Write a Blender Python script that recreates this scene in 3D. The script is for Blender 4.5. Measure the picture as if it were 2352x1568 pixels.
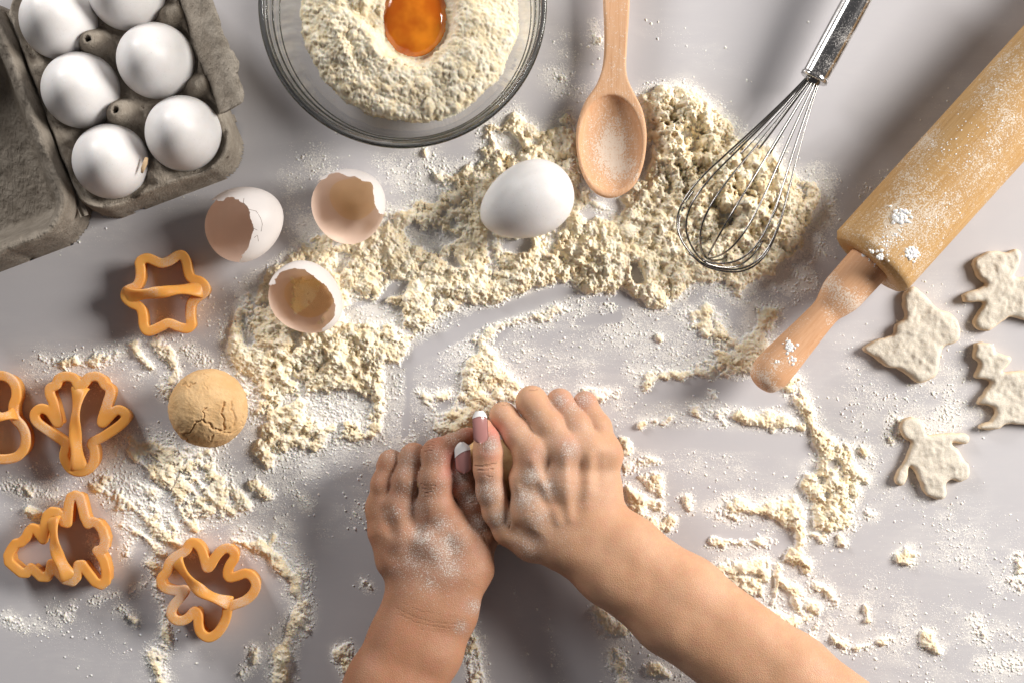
import bpy, math, random
import numpy as np
from mathutils import Vector, Matrix, Euler
random.seed(7); rng = np.random.default_rng(7)
C = bpy.context.scene
for o in list(bpy.data.objects): bpy.data.objects.remove(o)

# ---------------------------------------------------------------- camera, world, lamps, exposure
S = 0.64/2352          # metres per unit; the table-top plan is drawn in these units
H = 3300.0             # camera height above the table in the same units (0.9 m)
cam_d = bpy.data.cameras.new('camera'); cam = bpy.data.objects.new('camera', cam_d)
C.collection.objects.link(cam); C.camera = cam
cam.location = (0, 0, H*S); cam_d.sensor_width = 36
cam_d.lens = 36*H/2352; cam_d.clip_start = 0.01; cam_d.clip_end = 50
w = bpy.data.worlds.new('World'); C.world = w; w.use_nodes = True
bg = w.node_tree.nodes['Background']; bg.inputs[0].default_value = (0.98, 0.96, 1.0, 1); bg.inputs[1].default_value = 0.095
def area(name, loc, target, size, power, col, sy=None):
    d = bpy.data.lights.new(name, 'AREA'); d.shape = 'RECTANGLE' if sy else 'SQUARE'
    d.size = size; d.energy = power; d.color = col
    if sy: d.size_y = sy
    o = bpy.data.objects.new(name, d); C.collection.objects.link(o); o.location = loc
    o.rotation_euler = (Vector(target)-Vector(loc)).to_track_quat('-Z', 'Y').to_euler()
    return o
area('key_softbox', (1.52, 0.46, 0.86), (0.05, 0.0, 0), 0.70, 56.0, (1.0, 0.965, 0.92))
area('fill_softbox', (-0.80, 0.92, 0.52), (-0.05, 0.0, 0), 0.32, 12.0, (1.0, 0.985, 0.97))
C.view_settings.view_transform = 'Standard'; C.view_settings.look = 'None'
C.view_settings.exposure = 0.0; C.view_settings.gamma = 1.0
C.render.engine = 'CYCLES'
C.cycles.use_denoising = True; C.cycles.max_bounces = 10; C.cycles.transparent_max_bounces = 16
C.cycles.caustics_reflective = False; C.cycles.caustics_refractive = False

# ---------------------------------------------------------------- helpers
def U(px, py, z=0.0):
    "plan position (units) of a point at height z seen at picture plan (px, py)"
    f = (H-z)/H
    return np.array([(px-1176)*f, -(py-784)*f, z], float)
def tr(pts, k):
    "crop coordinates -> plan drawing coordinates"
    ox, oy, s = k
    return [(ox+p[0]*s, oy+p[1]*s)+tuple(p[2:]) for p in pts]
KC = (0, 0, .3869); KB = (569.6, 0, .3047); KG = (422.6, 349.1, .28126); KD = (1084.2, 165.4, .31643)
KW = (1506.8, 0, .42185); KR = (1690.6, 459.4, .46877); KE = (0, 551.3, .375); KF = (0, 1084.2, .30876)
KH = (514.5, 459.4, .41008); KI = (1286.3, 826.9, .4728); K1 = (808.5, 845.3, .3125); K2 = (790.1, 1102.5, .3125)
WORG = {}
def empty(name, org, label, cat, group=None, rot=None):
    o = bpy.data.objects.new(name, None); C.collection.objects.link(o)
    o.empty_display_size = .01
    o.location = Vector(np.array(org, float)*S); WORG[o] = np.array(org, float)
    if rot: o.rotation_euler = rot
    tag(o, label, cat, group); return o
def tag(o, label=None, cat=None, group=None, kind=None):
    if label: o['label'] = label
    if cat: o['category'] = cat
    if group: o['group'] = group
    if kind: o['kind'] = kind
    return o
def mesh(name, V, F, smooth=True, attrs=None, fmat=None):
    me = bpy.data.meshes.new(name); V = np.asarray(V, np.float32)
    me.vertices.add(len(V)); me.vertices.foreach_set('co', (V*S).ravel())
    if isinstance(F, np.ndarray):
        n = F.shape[1]; lt = np.full(len(F), n, np.int32); idx = F.astype(np.int32).ravel()
    else:
        lt = np.array([len(f) for f in F], np.int32); idx = np.array([i for f in F for i in f], np.int32)
    ls = np.concatenate([[0], np.cumsum(lt)[:-1]]).astype(np.int32)
    me.loops.add(len(idx)); me.loops.foreach_set('vertex_index', idx)
    me.polygons.add(len(lt)); me.polygons.foreach_set('loop_start', ls)
    me.polygons.foreach_set('use_smooth', np.full(len(lt), smooth))
    if fmat is not None: me.polygons.foreach_set('material_index', np.asarray(fmat, np.int32))
    for k, a in (attrs or {}).items():
        at = me.attributes.new(k, 'FLOAT', 'POINT'); at.data.foreach_set('value', np.asarray(a, np.float32).ravel())
    me.update(calc_edges=True); me.validate()
    return me
def mk(name, V, F, mat, parent=None, org=None, smooth=True, attrs=None, fmat=None, local=False):
    "mesh object; V in world units unless local"
    V = np.asarray(V, float)
    if org is None: org = WORG[parent] if parent is not None else (np.append((V.min(0)+V.max(0))[:2]/2, V[:, 2].min()) if not local else np.zeros(3))
    org = np.array(org, float)
    me = mesh(name, V if local else V-org, F, smooth, attrs, fmat)
    for m in (mat if isinstance(mat, (list, tuple)) else [mat]): me.materials.append(m)
    o = bpy.data.objects.new(name, me); C.collection.objects.link(o); WORG[o] = org
    if parent is not None: o.parent = parent
    else: o.location = Vector(org*S)
    return o
def grid_faces(nu, nv, wrap_u=False, wrap_v=False):
    i = np.arange(nu if wrap_u else nu-1); j = np.arange(nv if wrap_v else nv-1)
    I, J = np.meshgrid(i, j, indexing='ij'); I2 = (I+1) % nu; J2 = (J+1) % nv
    return np.stack([I*nv+J, I2*nv+J, I2*nv+J2, I*nv+J2], -1).reshape(-1, 4)
def lathe(prof, n=96, axis='z'):
    "closed-profile or open surface of revolution, prof = [(r, z)]"
    prof = np.array(prof, float); a = np.linspace(0, 2*math.pi, n, endpoint=False)
    V = np.stack([np.outer(np.cos(a), prof[:, 0]), np.outer(np.sin(a), prof[:, 0]), np.tile(prof[:, 1], (n, 1))], -1).reshape(-1, 3)
    if axis == 'x': V = V[:, [2, 0, 1]]
    return V, grid_faces(n, len(prof), wrap_u=True)
def catmull(P, closed=True, step=3.0):
    P = np.array(P, float); n = len(P); out = []
    for i in range(n if closed else n-1):
        if closed: p0, p1, p2, p3 = P[i-1], P[i], P[(i+1) % n], P[(i+2) % n]
        else: p0, p1, p2, p3 = P[max(i-1, 0)], P[i], P[i+1], P[min(i+2, n-1)]
        k = max(2, int(np.linalg.norm((p2-p1)[:2])/step))
        t = np.arange(k)[:, None]/k
        out.append(.5*((2*p1)+(-p0+p2)*t+(2*p0-5*p1+4*p2-p3)*t*t+(-p0+3*p1-3*p2+p3)*t**3))
    if not closed: out.append(P[-1:])
    return np.concatenate(out)
def tube(P, r, n=8, caps=True, closed=False):
    P = np.array(P, float); m = len(P); r = np.broadcast_to(np.asarray(r, float), (m,))
    T = np.roll(P, -1, 0)-np.roll(P, 1, 0) if closed else np.gradient(P, axis=0)
    T /= np.linalg.norm(T, axis=1)[:, None]+1e-9
    N = np.zeros_like(P); ref = np.array([0, 0, 1.]) if abs(T[0, 2]) < .9 else np.array([1., 0, 0])
    N[0] = np.cross(T[0], ref); N[0] /= np.linalg.norm(N[0])
    for i in range(1, m):
        v = N[i-1]-T[i]*np.dot(N[i-1], T[i]); N[i] = v/(np.linalg.norm(v)+1e-9)
    B = np.cross(T, N); a = np.linspace(0, 2*math.pi, n, endpoint=False)
    V = (P[:, None]+r[:, None, None]*(np.cos(a)[None, :, None]*N[:, None]+np.sin(a)[None, :, None]*B[:, None])).reshape(-1, 3)
    F = [list(f) for f in grid_faces(m, n, wrap_u=closed, wrap_v=True)]
    if caps and not closed: F += [list(range(n)), list(range((m-1)*n, m*n))[::-1]]
    return V, F
# noise fields on a grid (numpy) ------------------------------------------------
def resize(a, shape):
    y = np.linspace(0, a.shape[0]-1, shape[0]); x = np.linspace(0, a.shape[1]-1, shape[1])
    y0 = np.clip(y.astype(int), 0, a.shape[0]-2); x0 = np.clip(x.astype(int), 0, a.shape[1]-2)
    fy = (y-y0)[:, None]; fx = (x-x0)[None]
    A = a[y0][:, x0]; B = a[y0][:, x0+1]; Cc = a[y0+1][:, x0]; D = a[y0+1][:, x0+1]
    return A*(1-fy)*(1-fx)+B*(1-fy)*fx+Cc*fy*(1-fx)+D*fy*fx
def sresize(a, shape):
    y = np.linspace(0, a.shape[0]-1, shape[0]); x = np.linspace(0, a.shape[1]-1, shape[1])
    y0 = np.clip(y.astype(int), 0, a.shape[0]-2); x0 = np.clip(x.astype(int), 0, a.shape[1]-2)
    fy = (y-y0)[:, None]; fx = (x-x0)[None]; fy = fy*fy*(3-2*fy); fx = fx*fx*(3-2*fx)
    A = a[y0][:, x0]; B = a[y0][:, x0+1]; Cc = a[y0+1][:, x0]; D = a[y0+1][:, x0+1]
    return A*(1-fy)*(1-fx)+B*(1-fy)*fx+Cc*fy*(1-fx)+D*fy*fx
def nz(shape, cell, octaves=1, gain=.5, seed=0):
    "value noise in about -1..1; cell = cells of the grid per noise cell"
    r = np.random.default_rng(seed); out = np.zeros(shape); amp = 1; tot = 0
    for o in range(octaves):
        c = max(cell/2**o, 1.0)
        k = (int(shape[0]/c)+3, int(shape[1]/c)+3)
        out += amp*sresize(r.uniform(-1, 1, k), shape); tot += amp; amp *= gain
    return out/tot*1.6
def vnoise3(P, cell, seed=0):
    "smooth noise at points, the sum of turned lattices so that no axis shows"
    P = np.asarray(P, float); out = 0
    for a, b, s in ((.7, .4, 0), (2.1, 1.3, 11), (3.9, .9, 23)):
        ca, sa, cb_, sb = math.cos(a), math.sin(a), math.cos(b), math.sin(b)
        x = P[..., 0]*ca-P[..., 1]*sa; y = P[..., 0]*sa+P[..., 1]*ca; z = P[..., 2]*cb_-x*sb; x = x*cb_+P[..., 2]*sb
        out = out+_vn(np.stack([x, y, z], -1), cell, seed+s)
    return out*.72
def _vn(P, cell, seed=0):
    q = np.asarray(P, float)/cell; i = np.floor(q).astype(np.int64); f = q-i; f = f*f*(3-2*f); s = 0
    for dx in (0, 1):
        for dy in (0, 1):
            for dz in (0, 1):
                n = (i[..., 0]+dx)*73856093 ^ (i[..., 1]+dy)*19349663 ^ (i[..., 2]+dz)*83492791 ^ (seed*2654435761)
                n = (n ^ (n >> 13))*1274126177 & 0x7fffffff; n = (n ^ (n >> 16)) & 0xffff
                s = s+(n/32767.5-1)*np.where(dx, f[..., 0], 1-f[..., 0])*np.where(dy, f[..., 1], 1-f[..., 1])*np.where(dz, f[..., 2], 1-f[..., 2])
    return s
def polysd(X, Y, P):
    "signed distance to polygon (negative inside)"
    P = np.array(P, float)[:, :2]; d = np.full(X.shape, 1e18); ins = np.zeros(X.shape, bool)
    for i in range(len(P)):
        a = P[i-1]; b = P[i]; e = b-a; L = e@e+1e-9
        wx = X-a[0]; wy = Y-a[1]; t = np.clip((wx*e[0]+wy*e[1])/L, 0, 1)
        d = np.minimum(d, (wx-e[0]*t)**2+(wy-e[1]*t)**2)
        c = ((a[1] <= Y) != (b[1] <= Y)); xi = a[0]+(Y-a[1])*e[0]/(e[1] if abs(e[1]) > 1e-9 else 1e-9)
        ins ^= c & (X < xi)
    d = np.sqrt(d); return np.where(ins, -d, d)
def lined(X, Y, P, closed=False):
    P = np.array(P, float)[:, :2]; d = np.full(X.shape, 1e18)
    for i in range(0 if closed else 1, len(P)):
        a = P[i-1]; e = P[i]-a; L = e@e+1e-9
        wx = X-a[0]; wy = Y-a[1]; t = np.clip((wx*e[0]+wy*e[1])/L, 0, 1)
        d = np.minimum(d, (wx-e[0]*t)**2+(wy-e[1]*t)**2)
    return np.sqrt(d)
def nets(F, o, h):
    "naive surface nets of field F<0, grid origin o, spacing h"
    h = np.broadcast_to(np.asarray(h, float), (3,))
    ins = F < 0; nx, ny, nzz = F.shape
    cnt = np.zeros((nx-1, ny-1, nzz-1), np.int8)
    for a in (0, 1):
        for b in (0, 1):
            for c in (0, 1): cnt += ins[a:nx-1+a, b:ny-1+b, c:nzz-1+c]
    act = (cnt > 0) & (cnt < 8); I = np.argwhere(act); idx = np.full(act.shape, -1, np.int64); idx[act] = np.arange(len(I))
    pos = np.zeros((len(I), 3)); num = np.zeros(len(I))
    val = {(a, b, c): F[I[:, 0]+a, I[:, 1]+b, I[:, 2]+c] for a in (0, 1) for b in (0, 1) for c in (0, 1)}
    for c0 in val:
        for ax in range(3):
            if c0[ax]: continue
            c1 = list(c0); c1[ax] = 1; c1 = tuple(c1); f0, f1 = val[c0], val[c1]
            m = (f0 < 0) != (f1 < 0); t = np.where(m, f0/(np.where(m, f0-f1, 1)), 0)
            p = np.array(c0, float)[None]+np.zeros((len(I), 3)); p[:, ax] += t
            pos[m] += p[m]; num[m] += 1
    V = (I+pos/num[:, None])*h+np.array(o)
    Fs = []
    for ax in range(3):
        b, c = (ax+1) % 3, (ax+2) % 3
        sl0 = [slice(None)]*3; sl1 = [slice(None)]*3; sl0[ax] = slice(0, -1); sl1[ax] = slice(1, None)
        A = ins[tuple(sl0)]; B = ins[tuple(sl1)]; ch = np.argwhere(A != B)
        ch = ch[(ch[:, b] > 0) & (ch[:, c] > 0) & (ch[:, b] < F.shape[b]-1) & (ch[:, c] < F.shape[c]-1)]
        q = []
        for db, dc in ((-1, -1), (0, -1), (0, 0), (-1, 0)):
            g = ch.copy(); g[:, b] += db; g[:, c] += dc; q.append(idx[g[:, 0], g[:, 1], g[:, 2]])
        q = np.stack(q, 1); fl = ~A[ch[:, 0], ch[:, 1], ch[:, 2]]; q[fl] = q[fl][:, ::-1]; Fs.append(q)
    return V, np.concatenate(Fs)
def smin(a, b, k):
    h = np.maximum(k-np.abs(a-b), 0)/k; return np.minimum(a, b)-h*h*k*.25

# ---------------------------------------------------------------- materials
class NT:
    def __init__(s, name):
        s.m = bpy.data.materials.new(name); s.m.use_nodes = True; s.t = s.m.node_tree; s.t.nodes.clear()
        s.out = s.n('ShaderNodeOutputMaterial')
    def n(s, typ, ins=None, **kw):
        nd = s.t.nodes.new(typ)
        for k, v in kw.items(): setattr(nd, k, v)
        for k, v in (ins or {}).items():
            if isinstance(v, bpy.types.NodeSocket): s.t.links.new(v, nd.inputs[k])
            else:
                if isinstance(v, tuple) and len(v) == 3 and nd.inputs[k].type == 'RGBA': v = v+(1,)
                nd.inputs[k].default_value = v
        return nd
    def co(s, scale=(1, 1, 1), kind='Object'):
        return s.n('ShaderNodeMapping', {'Vector': s.n('ShaderNodeTexCoord').outputs[kind], 'Scale': scale}).outputs[0]
    def noise(s, scale, detail=3, vec=None, rough=.55, dist=0):
        return s.n('ShaderNodeTexNoise', {'Vector': vec or s.co(), 'Scale': scale, 'Detail': detail, 'Roughness': rough, 'Distortion': dist}).outputs['Fac']
    def ramp(s, fac, a, b, lo=0., hi=1.):
        return s.n('ShaderNodeMapRange', {'Value': fac, 'From Min': a, 'From Max': b, 'To Min': lo, 'To Max': hi}, interpolation_type='SMOOTHSTEP').outputs[0]
    def math(s, op, a, b=0.0):
        return s.n('ShaderNodeMath', {0: a, 1: b}, operation=op).outputs[0]
    def mix(s, f, a, b, typ='MIX'):
        nd = s.n('ShaderNodeMix', data_type='RGBA', blend_type=typ)
        for k, v in ((0, f), (6, a), (7, b)):
            if isinstance(v, bpy.types.NodeSocket): s.t.links.new(v, nd.inputs[k])
            else: nd.inputs[k].default_value = v if not isinstance(v, tuple) or len(v) == 4 else v+(1,)
        return nd.outputs[2]
    def attr(s, name): return s.n('ShaderNodeAttribute', attribute_name=name).outputs['Fac']
    def bump(s, h, strength=.5, dist=.001, nrm=None):
        d = {'Height': h, 'Strength': strength, 'Distance': dist}
        if nrm: d['Normal'] = nrm
        return s.n('ShaderNodeBump', d).outputs[0]
    def pr(s, **kw):
        d = {'base': 'Base Color', 'rough': 'Roughness', 'normal': 'Normal', 'metal': 'Metallic', 'sss': 'Subsurface Weight', 'ssr': 'Subsurface Radius', 'sscale': 'Subsurface Scale',
             'spec': 'Specular IOR Level', 'trans': 'Transmission Weight', 'ior': 'IOR', 'coat': 'Coat Weight', 'coatr': 'Coat Roughness', 'sheen': 'Sheen Weight', 'alpha': 'Alpha'}
        return s.n('ShaderNodeBsdfPrincipled', {d[k]: v for k, v in kw.items()}).outputs[0]
    def end(s, sh):
        s.t.links.new(sh, s.out.inputs[0]); return s.m
def m_table():
    t = NT('table_lacquer'); d = t.attr('dust')
    big = t.noise(5, 3); fine = t.noise(900, 2); sp = t.noise(1700, 1, rough=.4)
    base = t.mix(t.ramp(big, .3, .7), (.50, .48, .492), (.545, .525, .537))
    k = t.math('ADD', t.math('MULTIPLY', fine, .6), t.math('MULTIPLY', sp, .5))
    thr = t.math('ADD', k, t.math('MULTIPLY', d, .50))
    mask = t.ramp(thr, .79, .93); streak = t.noise(60, 4, t.co((1, 9, 1)))
    soft = t.noise(22, 5, t.co((1, 2.2, 1)), .65, 1.2); film = t.math('MULTIPLY', t.ramp(t.math('ADD', t.math('MULTIPLY', streak, .25), t.math('MULTIPLY', soft, .75)), .40, .66), t.ramp(d, .0, .55, .02, .42))
    mask = t.math('MINIMUM', t.math('ADD', mask, film), 1.0)
    col = t.mix(mask, base, (.80, .765, .72))
    return t.end(t.pr(base=col, rough=t.ramp(mask, 0, 1, .30, .85), spec=.42, normal=t.bump(mask, .35, .0003)))
def m_flour(name='flour', warm=1.0):
    t = NT(name); n1 = t.noise(160, 4); n2 = t.noise(1500, 3); th = t.attr('thick')
    thin = (.90, .86, .80); a = (.88, .735, .50); b = (.93, .845, .68)
    c = t.mix(t.ramp(n1, .35, .65), a, b); c = t.mix(t.ramp(th, 2, 9), thin, c)
    h = t.math('ADD', t.math('MULTIPLY', n2, .6), n1)
    return t.end(t.pr(base=c, rough=.95, spec=.1, sss=.3, ssr=(1., .7, .35), sscale=.0015, normal=t.bump(h, .5, .0004)))
def m_egg():
    t = NT('eggshell_white'); n = t.noise(1400, 2); b = t.noise(45, 4)
    c = t.mix(t.ramp(b, .3, .7), (.71, .68, .66), (.78, .755, .745)); c = t.mix(t.ramp(t.noise(900, 2), .66, .72, 0, .35), c, (.50, .45, .42))
    return t.end(t.pr(base=c, rough=.42, spec=.35, sss=.18, ssr=(1, .6, .4), sscale=.002, normal=t.bump(n, .18, .0003)))
def m_shell_out():
    t = NT('broken_shell_white'); n = t.noise(1400, 2); p = t.pr(base=(.80, .77, .75), rough=.42, spec=.35, normal=t.bump(n, .18, .0003)); tl = t.n('ShaderNodeBsdfTranslucent', {'Color': (.95, .85, .78, 1)}).outputs[0]
    return t.end(t.n('ShaderNodeMixShader', {0: .2, 1: p, 2: tl}).outputs[0])
def m_shell():
    t = NT('broken_shell'); n = t.noise(1400, 2); v = t.noise(50, 3); bf = t.n('ShaderNodeNewGeometry').outputs['Backfacing']
    c = t.mix(bf, (.80, .77, .75), t.mix(v, (.84, .64, .53), (.88, .72, .62)))
    p = t.pr(base=c, rough=.42, spec=.3, normal=t.bump(n, .15, .0003)); tl = t.n('ShaderNodeBsdfTranslucent', {'Color': t.mix(bf, (.95, .88, .82), (.95, .76, .62))}).outputs[0]
    return t.end(t.n('ShaderNodeMixShader', {0: .27, 1: p, 2: tl}).outputs[0])
def m_shell_in():
    t = NT('eggshell_inside'); n = t.noise(50, 3)
    c = t.mix(n, (.86, .68, .57), (.90, .75, .66))
    p = t.pr(base=c, rough=.45, spec=.4, sss=.1, ssr=(1, .5, .3), sscale=.002); tl = t.n('ShaderNodeBsdfTranslucent', {'Color': (.95, .76, .64, 1)}).outputs[0]
    return t.end(t.n('ShaderNodeMixShader', {0: .45, 1: p, 2: tl}).outputs[0])
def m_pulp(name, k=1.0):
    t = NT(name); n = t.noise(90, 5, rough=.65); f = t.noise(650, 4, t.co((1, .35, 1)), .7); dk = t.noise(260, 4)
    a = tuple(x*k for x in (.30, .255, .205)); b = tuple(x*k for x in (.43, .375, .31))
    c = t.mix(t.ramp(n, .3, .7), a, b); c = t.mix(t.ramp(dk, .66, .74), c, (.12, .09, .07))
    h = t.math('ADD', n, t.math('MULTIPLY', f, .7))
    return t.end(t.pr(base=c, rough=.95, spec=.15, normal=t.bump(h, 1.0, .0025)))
def m_plastic():
    t = NT('orange_plastic'); n = t.noise(70, 3); d = t.attr('dust'); f = t.noise(2100, 2)
    c = t.mix(t.ramp(n, .35, .65), (.84, .40, .085), (.88, .46, .115))
    msk = t.ramp(t.math('ADD', f, t.math('MULTIPLY', d, .4)), .70, .86, 0, .75); c = t.mix(msk, c, (.82, .68, .52))
    p = t.pr(base=c, rough=t.ramp(msk, 0, 1, .38, .8), spec=.4, sss=.25, ssr=(1, .45, .1), sscale=.004, normal=t.bump(t.noise(1200, 2), .06, .0003))
    tl = t.n('ShaderNodeBsdfTranslucent', {'Color': (.95, .48, .11, 1)}).outputs[0]
    return t.end(t.n('ShaderNodeMixShader', {0: .28, 1: p, 2: tl}).outputs[0])
def m_wood(name, ca, cb, cc, dustcol=(.80, .75, .66), grain=1.0, thr=.72):
    "grain along local x"
    t = NT(name); v = t.co((1.2, 20, 20)); g = t.noise(28*grain, 5, v, .6, .3); v2 = t.co((3, 110, 110)); g2 = t.noise(12, 3, v2)
    big = t.noise(14, 2, t.co((.6, 1.5, 1.5)))
    c = t.mix(t.ramp(g, .3, .7), ca, cb); c = t.mix(t.ramp(g2, .56, .72, 0, .6), c, cc); c = t.mix(t.ramp(big, .35, .75, 0, .35), c, cc)
    f = t.noise(1000, 4, rough=.7); d = t.attr('dust'); patch = t.noise(150, 5, rough=.75)
    k = t.math('ADD', t.math('MULTIPLY', f, 1.0), t.math('ADD', t.math('MULTIPLY', d, .24), t.math('MULTIPLY', t.ramp(patch, .42, .72), .12)))
    msk = t.ramp(k, thr, thr+.13, 0, .62); c = t.mix(msk, c, dustcol)
    h = t.math('ADD', t.math('MULTIPLY', g, .4), t.math('MULTIPLY', msk, .8))
    return t.end(t.pr(base=c, rough=.62, spec=.3, normal=t.bump(h, .4, .0004)))
def m_steel(name='polished_steel', dusty=True):
    t = NT(name)
    if not dusty: return t.end(t.pr(base=(.24, .23, .22), metal=1.0, rough=.2))
    f = t.noise(1300, 4, rough=.65); patch = t.noise(110, 4)
    msk = t.ramp(t.math('ADD', t.math('MULTIPLY', f, .75), t.math('MULTIPLY', patch, .35)), .56, .68, 0, .6)
    m = t.pr(base=(.60, .585, .57), metal=1.0, rough=.13); d = t.pr(base=(.60, .57, .54), rough=.9, spec=.1)
    return t.end(t.n('ShaderNodeMixShader', {0: msk, 1: m, 2: d}).outputs[0])
def m_glass_thin():
    t = NT('thin_glass'); bf = t.n('ShaderNodeNewGeometry').outputs['Backfacing']; fr = t.n('ShaderNodeFresnel', {'IOR': t.ramp(bf, 0, 1, 1.45, 1/1.45)}).outputs[0]
    gl = t.n('ShaderNodeBsdfGlossy', {'Color': (1, 1, 1, 1), 'Roughness': .03}).outputs[0]
    tp = t.n('ShaderNodeBsdfTransparent', {'Color': (.955, .96, .96, 1)}).outputs[0]
    return t.end(t.n('ShaderNodeMixShader', {0: fr, 1: tp, 2: gl}).outputs[0])
def m_glass():
    t = NT('rim_glass'); return t.end(t.n('ShaderNodeBsdfGlass', {'Color': (.52, .53, .53, 1), 'Roughness': .01, 'IOR': 1.5}).outputs[0])
def m_yolk():
    t = NT('egg_yolk'); n = t.noise(45, 3)
    c = t.mix(t.ramp(n, .35, .7), (.60, .13, .005), (.88, .29, .016))
    return t.end(t.pr(base=c, rough=.06, spec=.6, sss=.35, ssr=(1, .3, .05), sscale=.006, coat=.6, coatr=.03))
def m_white():
    t = NT('raw_egg_white')
    p = t.pr(base=(.88, .68, .38), rough=.12, spec=.6, sss=.2, ssr=(1, .6, .3), sscale=.004)
    tp = t.n('ShaderNodeBsdfTransparent', {'Color': (.99, .93, .76, 1)}).outputs[0]
    e = t.attr('edge'); return t.end(t.n('ShaderNodeMixShader', {0: t.ramp(e, 0, 1, 0, .26), 1: tp, 2: p}).outputs[0])
def m_dough(name='dough', a=(.60, .37, .17), b=(.69, .46, .24)):
    t = NT(name); n = t.noise(80, 4); f = t.noise(1300, 3); g = t.noise(420, 3)
    c = t.mix(t.ramp(n, .3, .7), a, b); c = t.mix(t.ramp(f, .62, .74, 0, .5), c, (.42, .24, .09))
    return t.end(t.pr(base=c, rough=.8, spec=.2, sss=.1, ssr=(1, .6, .3), sscale=.002, normal=t.bump(t.math('ADD', f, g), .45, .0005)))
def m_cookie():
    t = NT('floured_dough'); n = t.noise(110, 4); f = t.noise(1200, 4, rough=.65); g = t.n('ShaderNodeNewGeometry').outputs['Normal']
    nzv = t.n('ShaderNodeSeparateXYZ', {0: g}).outputs[2]
    d = t.mix(t.ramp(n, .3, .7), (.74, .58, .40), (.80, .66, .48)); fl = t.mix(t.ramp(f, .3, .7), (.62, .55, .45), (.76, .70, .60))
    k = t.math('ADD', t.math('MULTIPLY', n, .5), t.math('MULTIPLY', nzv, 1.0))
    c = t.mix(t.ramp(k, .75, 1.15), d, fl)
    return t.end(t.pr(base=c, rough=.95, spec=.1, sss=.08, ssr=(1, .7, .4), sscale=.0015, normal=t.bump(t.math('ADD', f, n), .5, .0006)))
def m_skin(name, a, b, red):
    t = NT(name); n = t.noise(38, 4); d = t.attr('dust'); r = t.attr('red')
    vor = t.n('ShaderNodeTexVoronoi', {'Vector': t.co(), 'Scale': 800.0}, feature='DISTANCE_TO_EDGE').outputs['Distance']
    f = t.noise(1250, 3, rough=.7); pt = t.noise(140, 4, rough=.65)
    c = t.mix(t.ramp(n, .3, .7), a, b); c = t.mix(t.ramp(t.noise(190, 4), .40, .70, 0, .18), c, red); c = t.mix(r, c, red); c = t.mix(t.ramp(d, .1, 1.0, 0, .55), c, (.33, .24, .195))
    k = t.math('ADD', t.math('MULTIPLY', f, .95), t.math('MULTIPLY', t.math('MULTIPLY', d, t.ramp(pt, .25, .7, .7, 1.15)), .22))
    msk = t.ramp(k, .60, .76, 0, .72); c = t.mix(msk, c, (.74, .68, .62))
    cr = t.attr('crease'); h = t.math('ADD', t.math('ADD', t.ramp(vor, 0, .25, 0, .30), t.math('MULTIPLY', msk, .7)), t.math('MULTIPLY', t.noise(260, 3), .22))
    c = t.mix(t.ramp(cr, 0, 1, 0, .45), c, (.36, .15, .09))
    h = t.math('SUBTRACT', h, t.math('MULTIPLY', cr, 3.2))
    return t.end(t.pr(base=c, rough=t.ramp(msk, 0, 1, .50, .85), spec=.28, sss=.14, ssr=(1, .38, .2), sscale=.004, normal=t.bump(h, .62, .0004)))
def m_flat(name, col, rough=.5, **kw):
    t = NT(name); return t.end(t.pr(base=col, rough=rough, **kw))
M = dict(table=m_table(), flour=m_flour(), egg=m_egg(), shell_in=m_shell_in(), shell=m_shell(), pulp=m_pulp('grey_pulp', 1.0), pulp_shaded=m_pulp('grey_pulp_shaded', .72),  # lid and hinge: same pulp darkened, shade of the hollow lid put into the colour
    plastic=m_plastic(), spoon=m_wood('beech_wood', (.60, .335, .18), (.68, .415, .25), (.50, .24, .11), grain=1.2, thr=.60),
    pin=m_wood('rolling_pin_wood', (.47, .27, .10), (.56, .345, .145), (.34, .175, .06), thr=.67),
    pinh=m_wood('pin_handle_wood', (.58, .31, .16), (.64, .37, .21), (.46, .23, .11), thr=.68),
    steel=m_steel(), wire=m_steel('steel_wire', False), glass=m_glass_thin(), rim=m_glass(), yolk=m_yolk(), white=m_white(),
    dough=m_dough(), cookie=m_cookie(), hole=m_flat('dark_hole', (.01, .008, .006), .9),
    skin=m_skin('skin', (.53, .29, .165), (.61, .355, .215), (.55, .20, .16)), shaded_skin=m_skin('skin_shaded', (.35, .165, .09), (.41, .21, .12), (.47, .16, .12)),  # second skin is a darker copy: shadow on the left arm painted into its colour
    nail=m_flat('pink_nail', (.40, .19, .175), .16, spec=.6, coat=.5), nailtip=m_flat('white_nail_tip', (.80, .77, .75), .2, spec=.6, coat=.5),
    straw=m_flat('straw', (.55, .38, .22), .7))
def smooth01(t): t = np.clip(t, 0, 1); return t*t*(3-2*t)
# ---------------------------------------------------------------- flour lying on the table: one height field
G4 = 4.0; nx4, ny4 = int(2560/G4), int(1760/G4)          # coarse density grid, covers a margin round the plan
OX, OY = -104.0, -96.0
X4, Y4 = np.meshgrid(OX+np.arange(nx4)*G4, OY+np.arange(ny4)*G4, indexing='ij')
DEN = np.zeros((nx4, ny4)); HGT = np.zeros((nx4, ny4)); DUS = np.zeros((nx4, ny4))
wob = nz(DEN.shape, 14, 4, .6, 3)
def sub(b, m):
    i0 = max(int((b[0]-m-OX)/G4), 0); i1 = min(int((b[2]+m-OX)/G4)+2, nx4); j0 = max(int((b[1]-m-OY)/G4), 0); j1 = min(int((b[3]+m-OY)/G4)+2, ny4)
    return slice(i0, max(i1, i0+1)), slice(j0, max(j1, j0+1))
def bb(P):
    P = np.array(P, float)[:, :2]; return (*P.min(0), *P.max(0))
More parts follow.
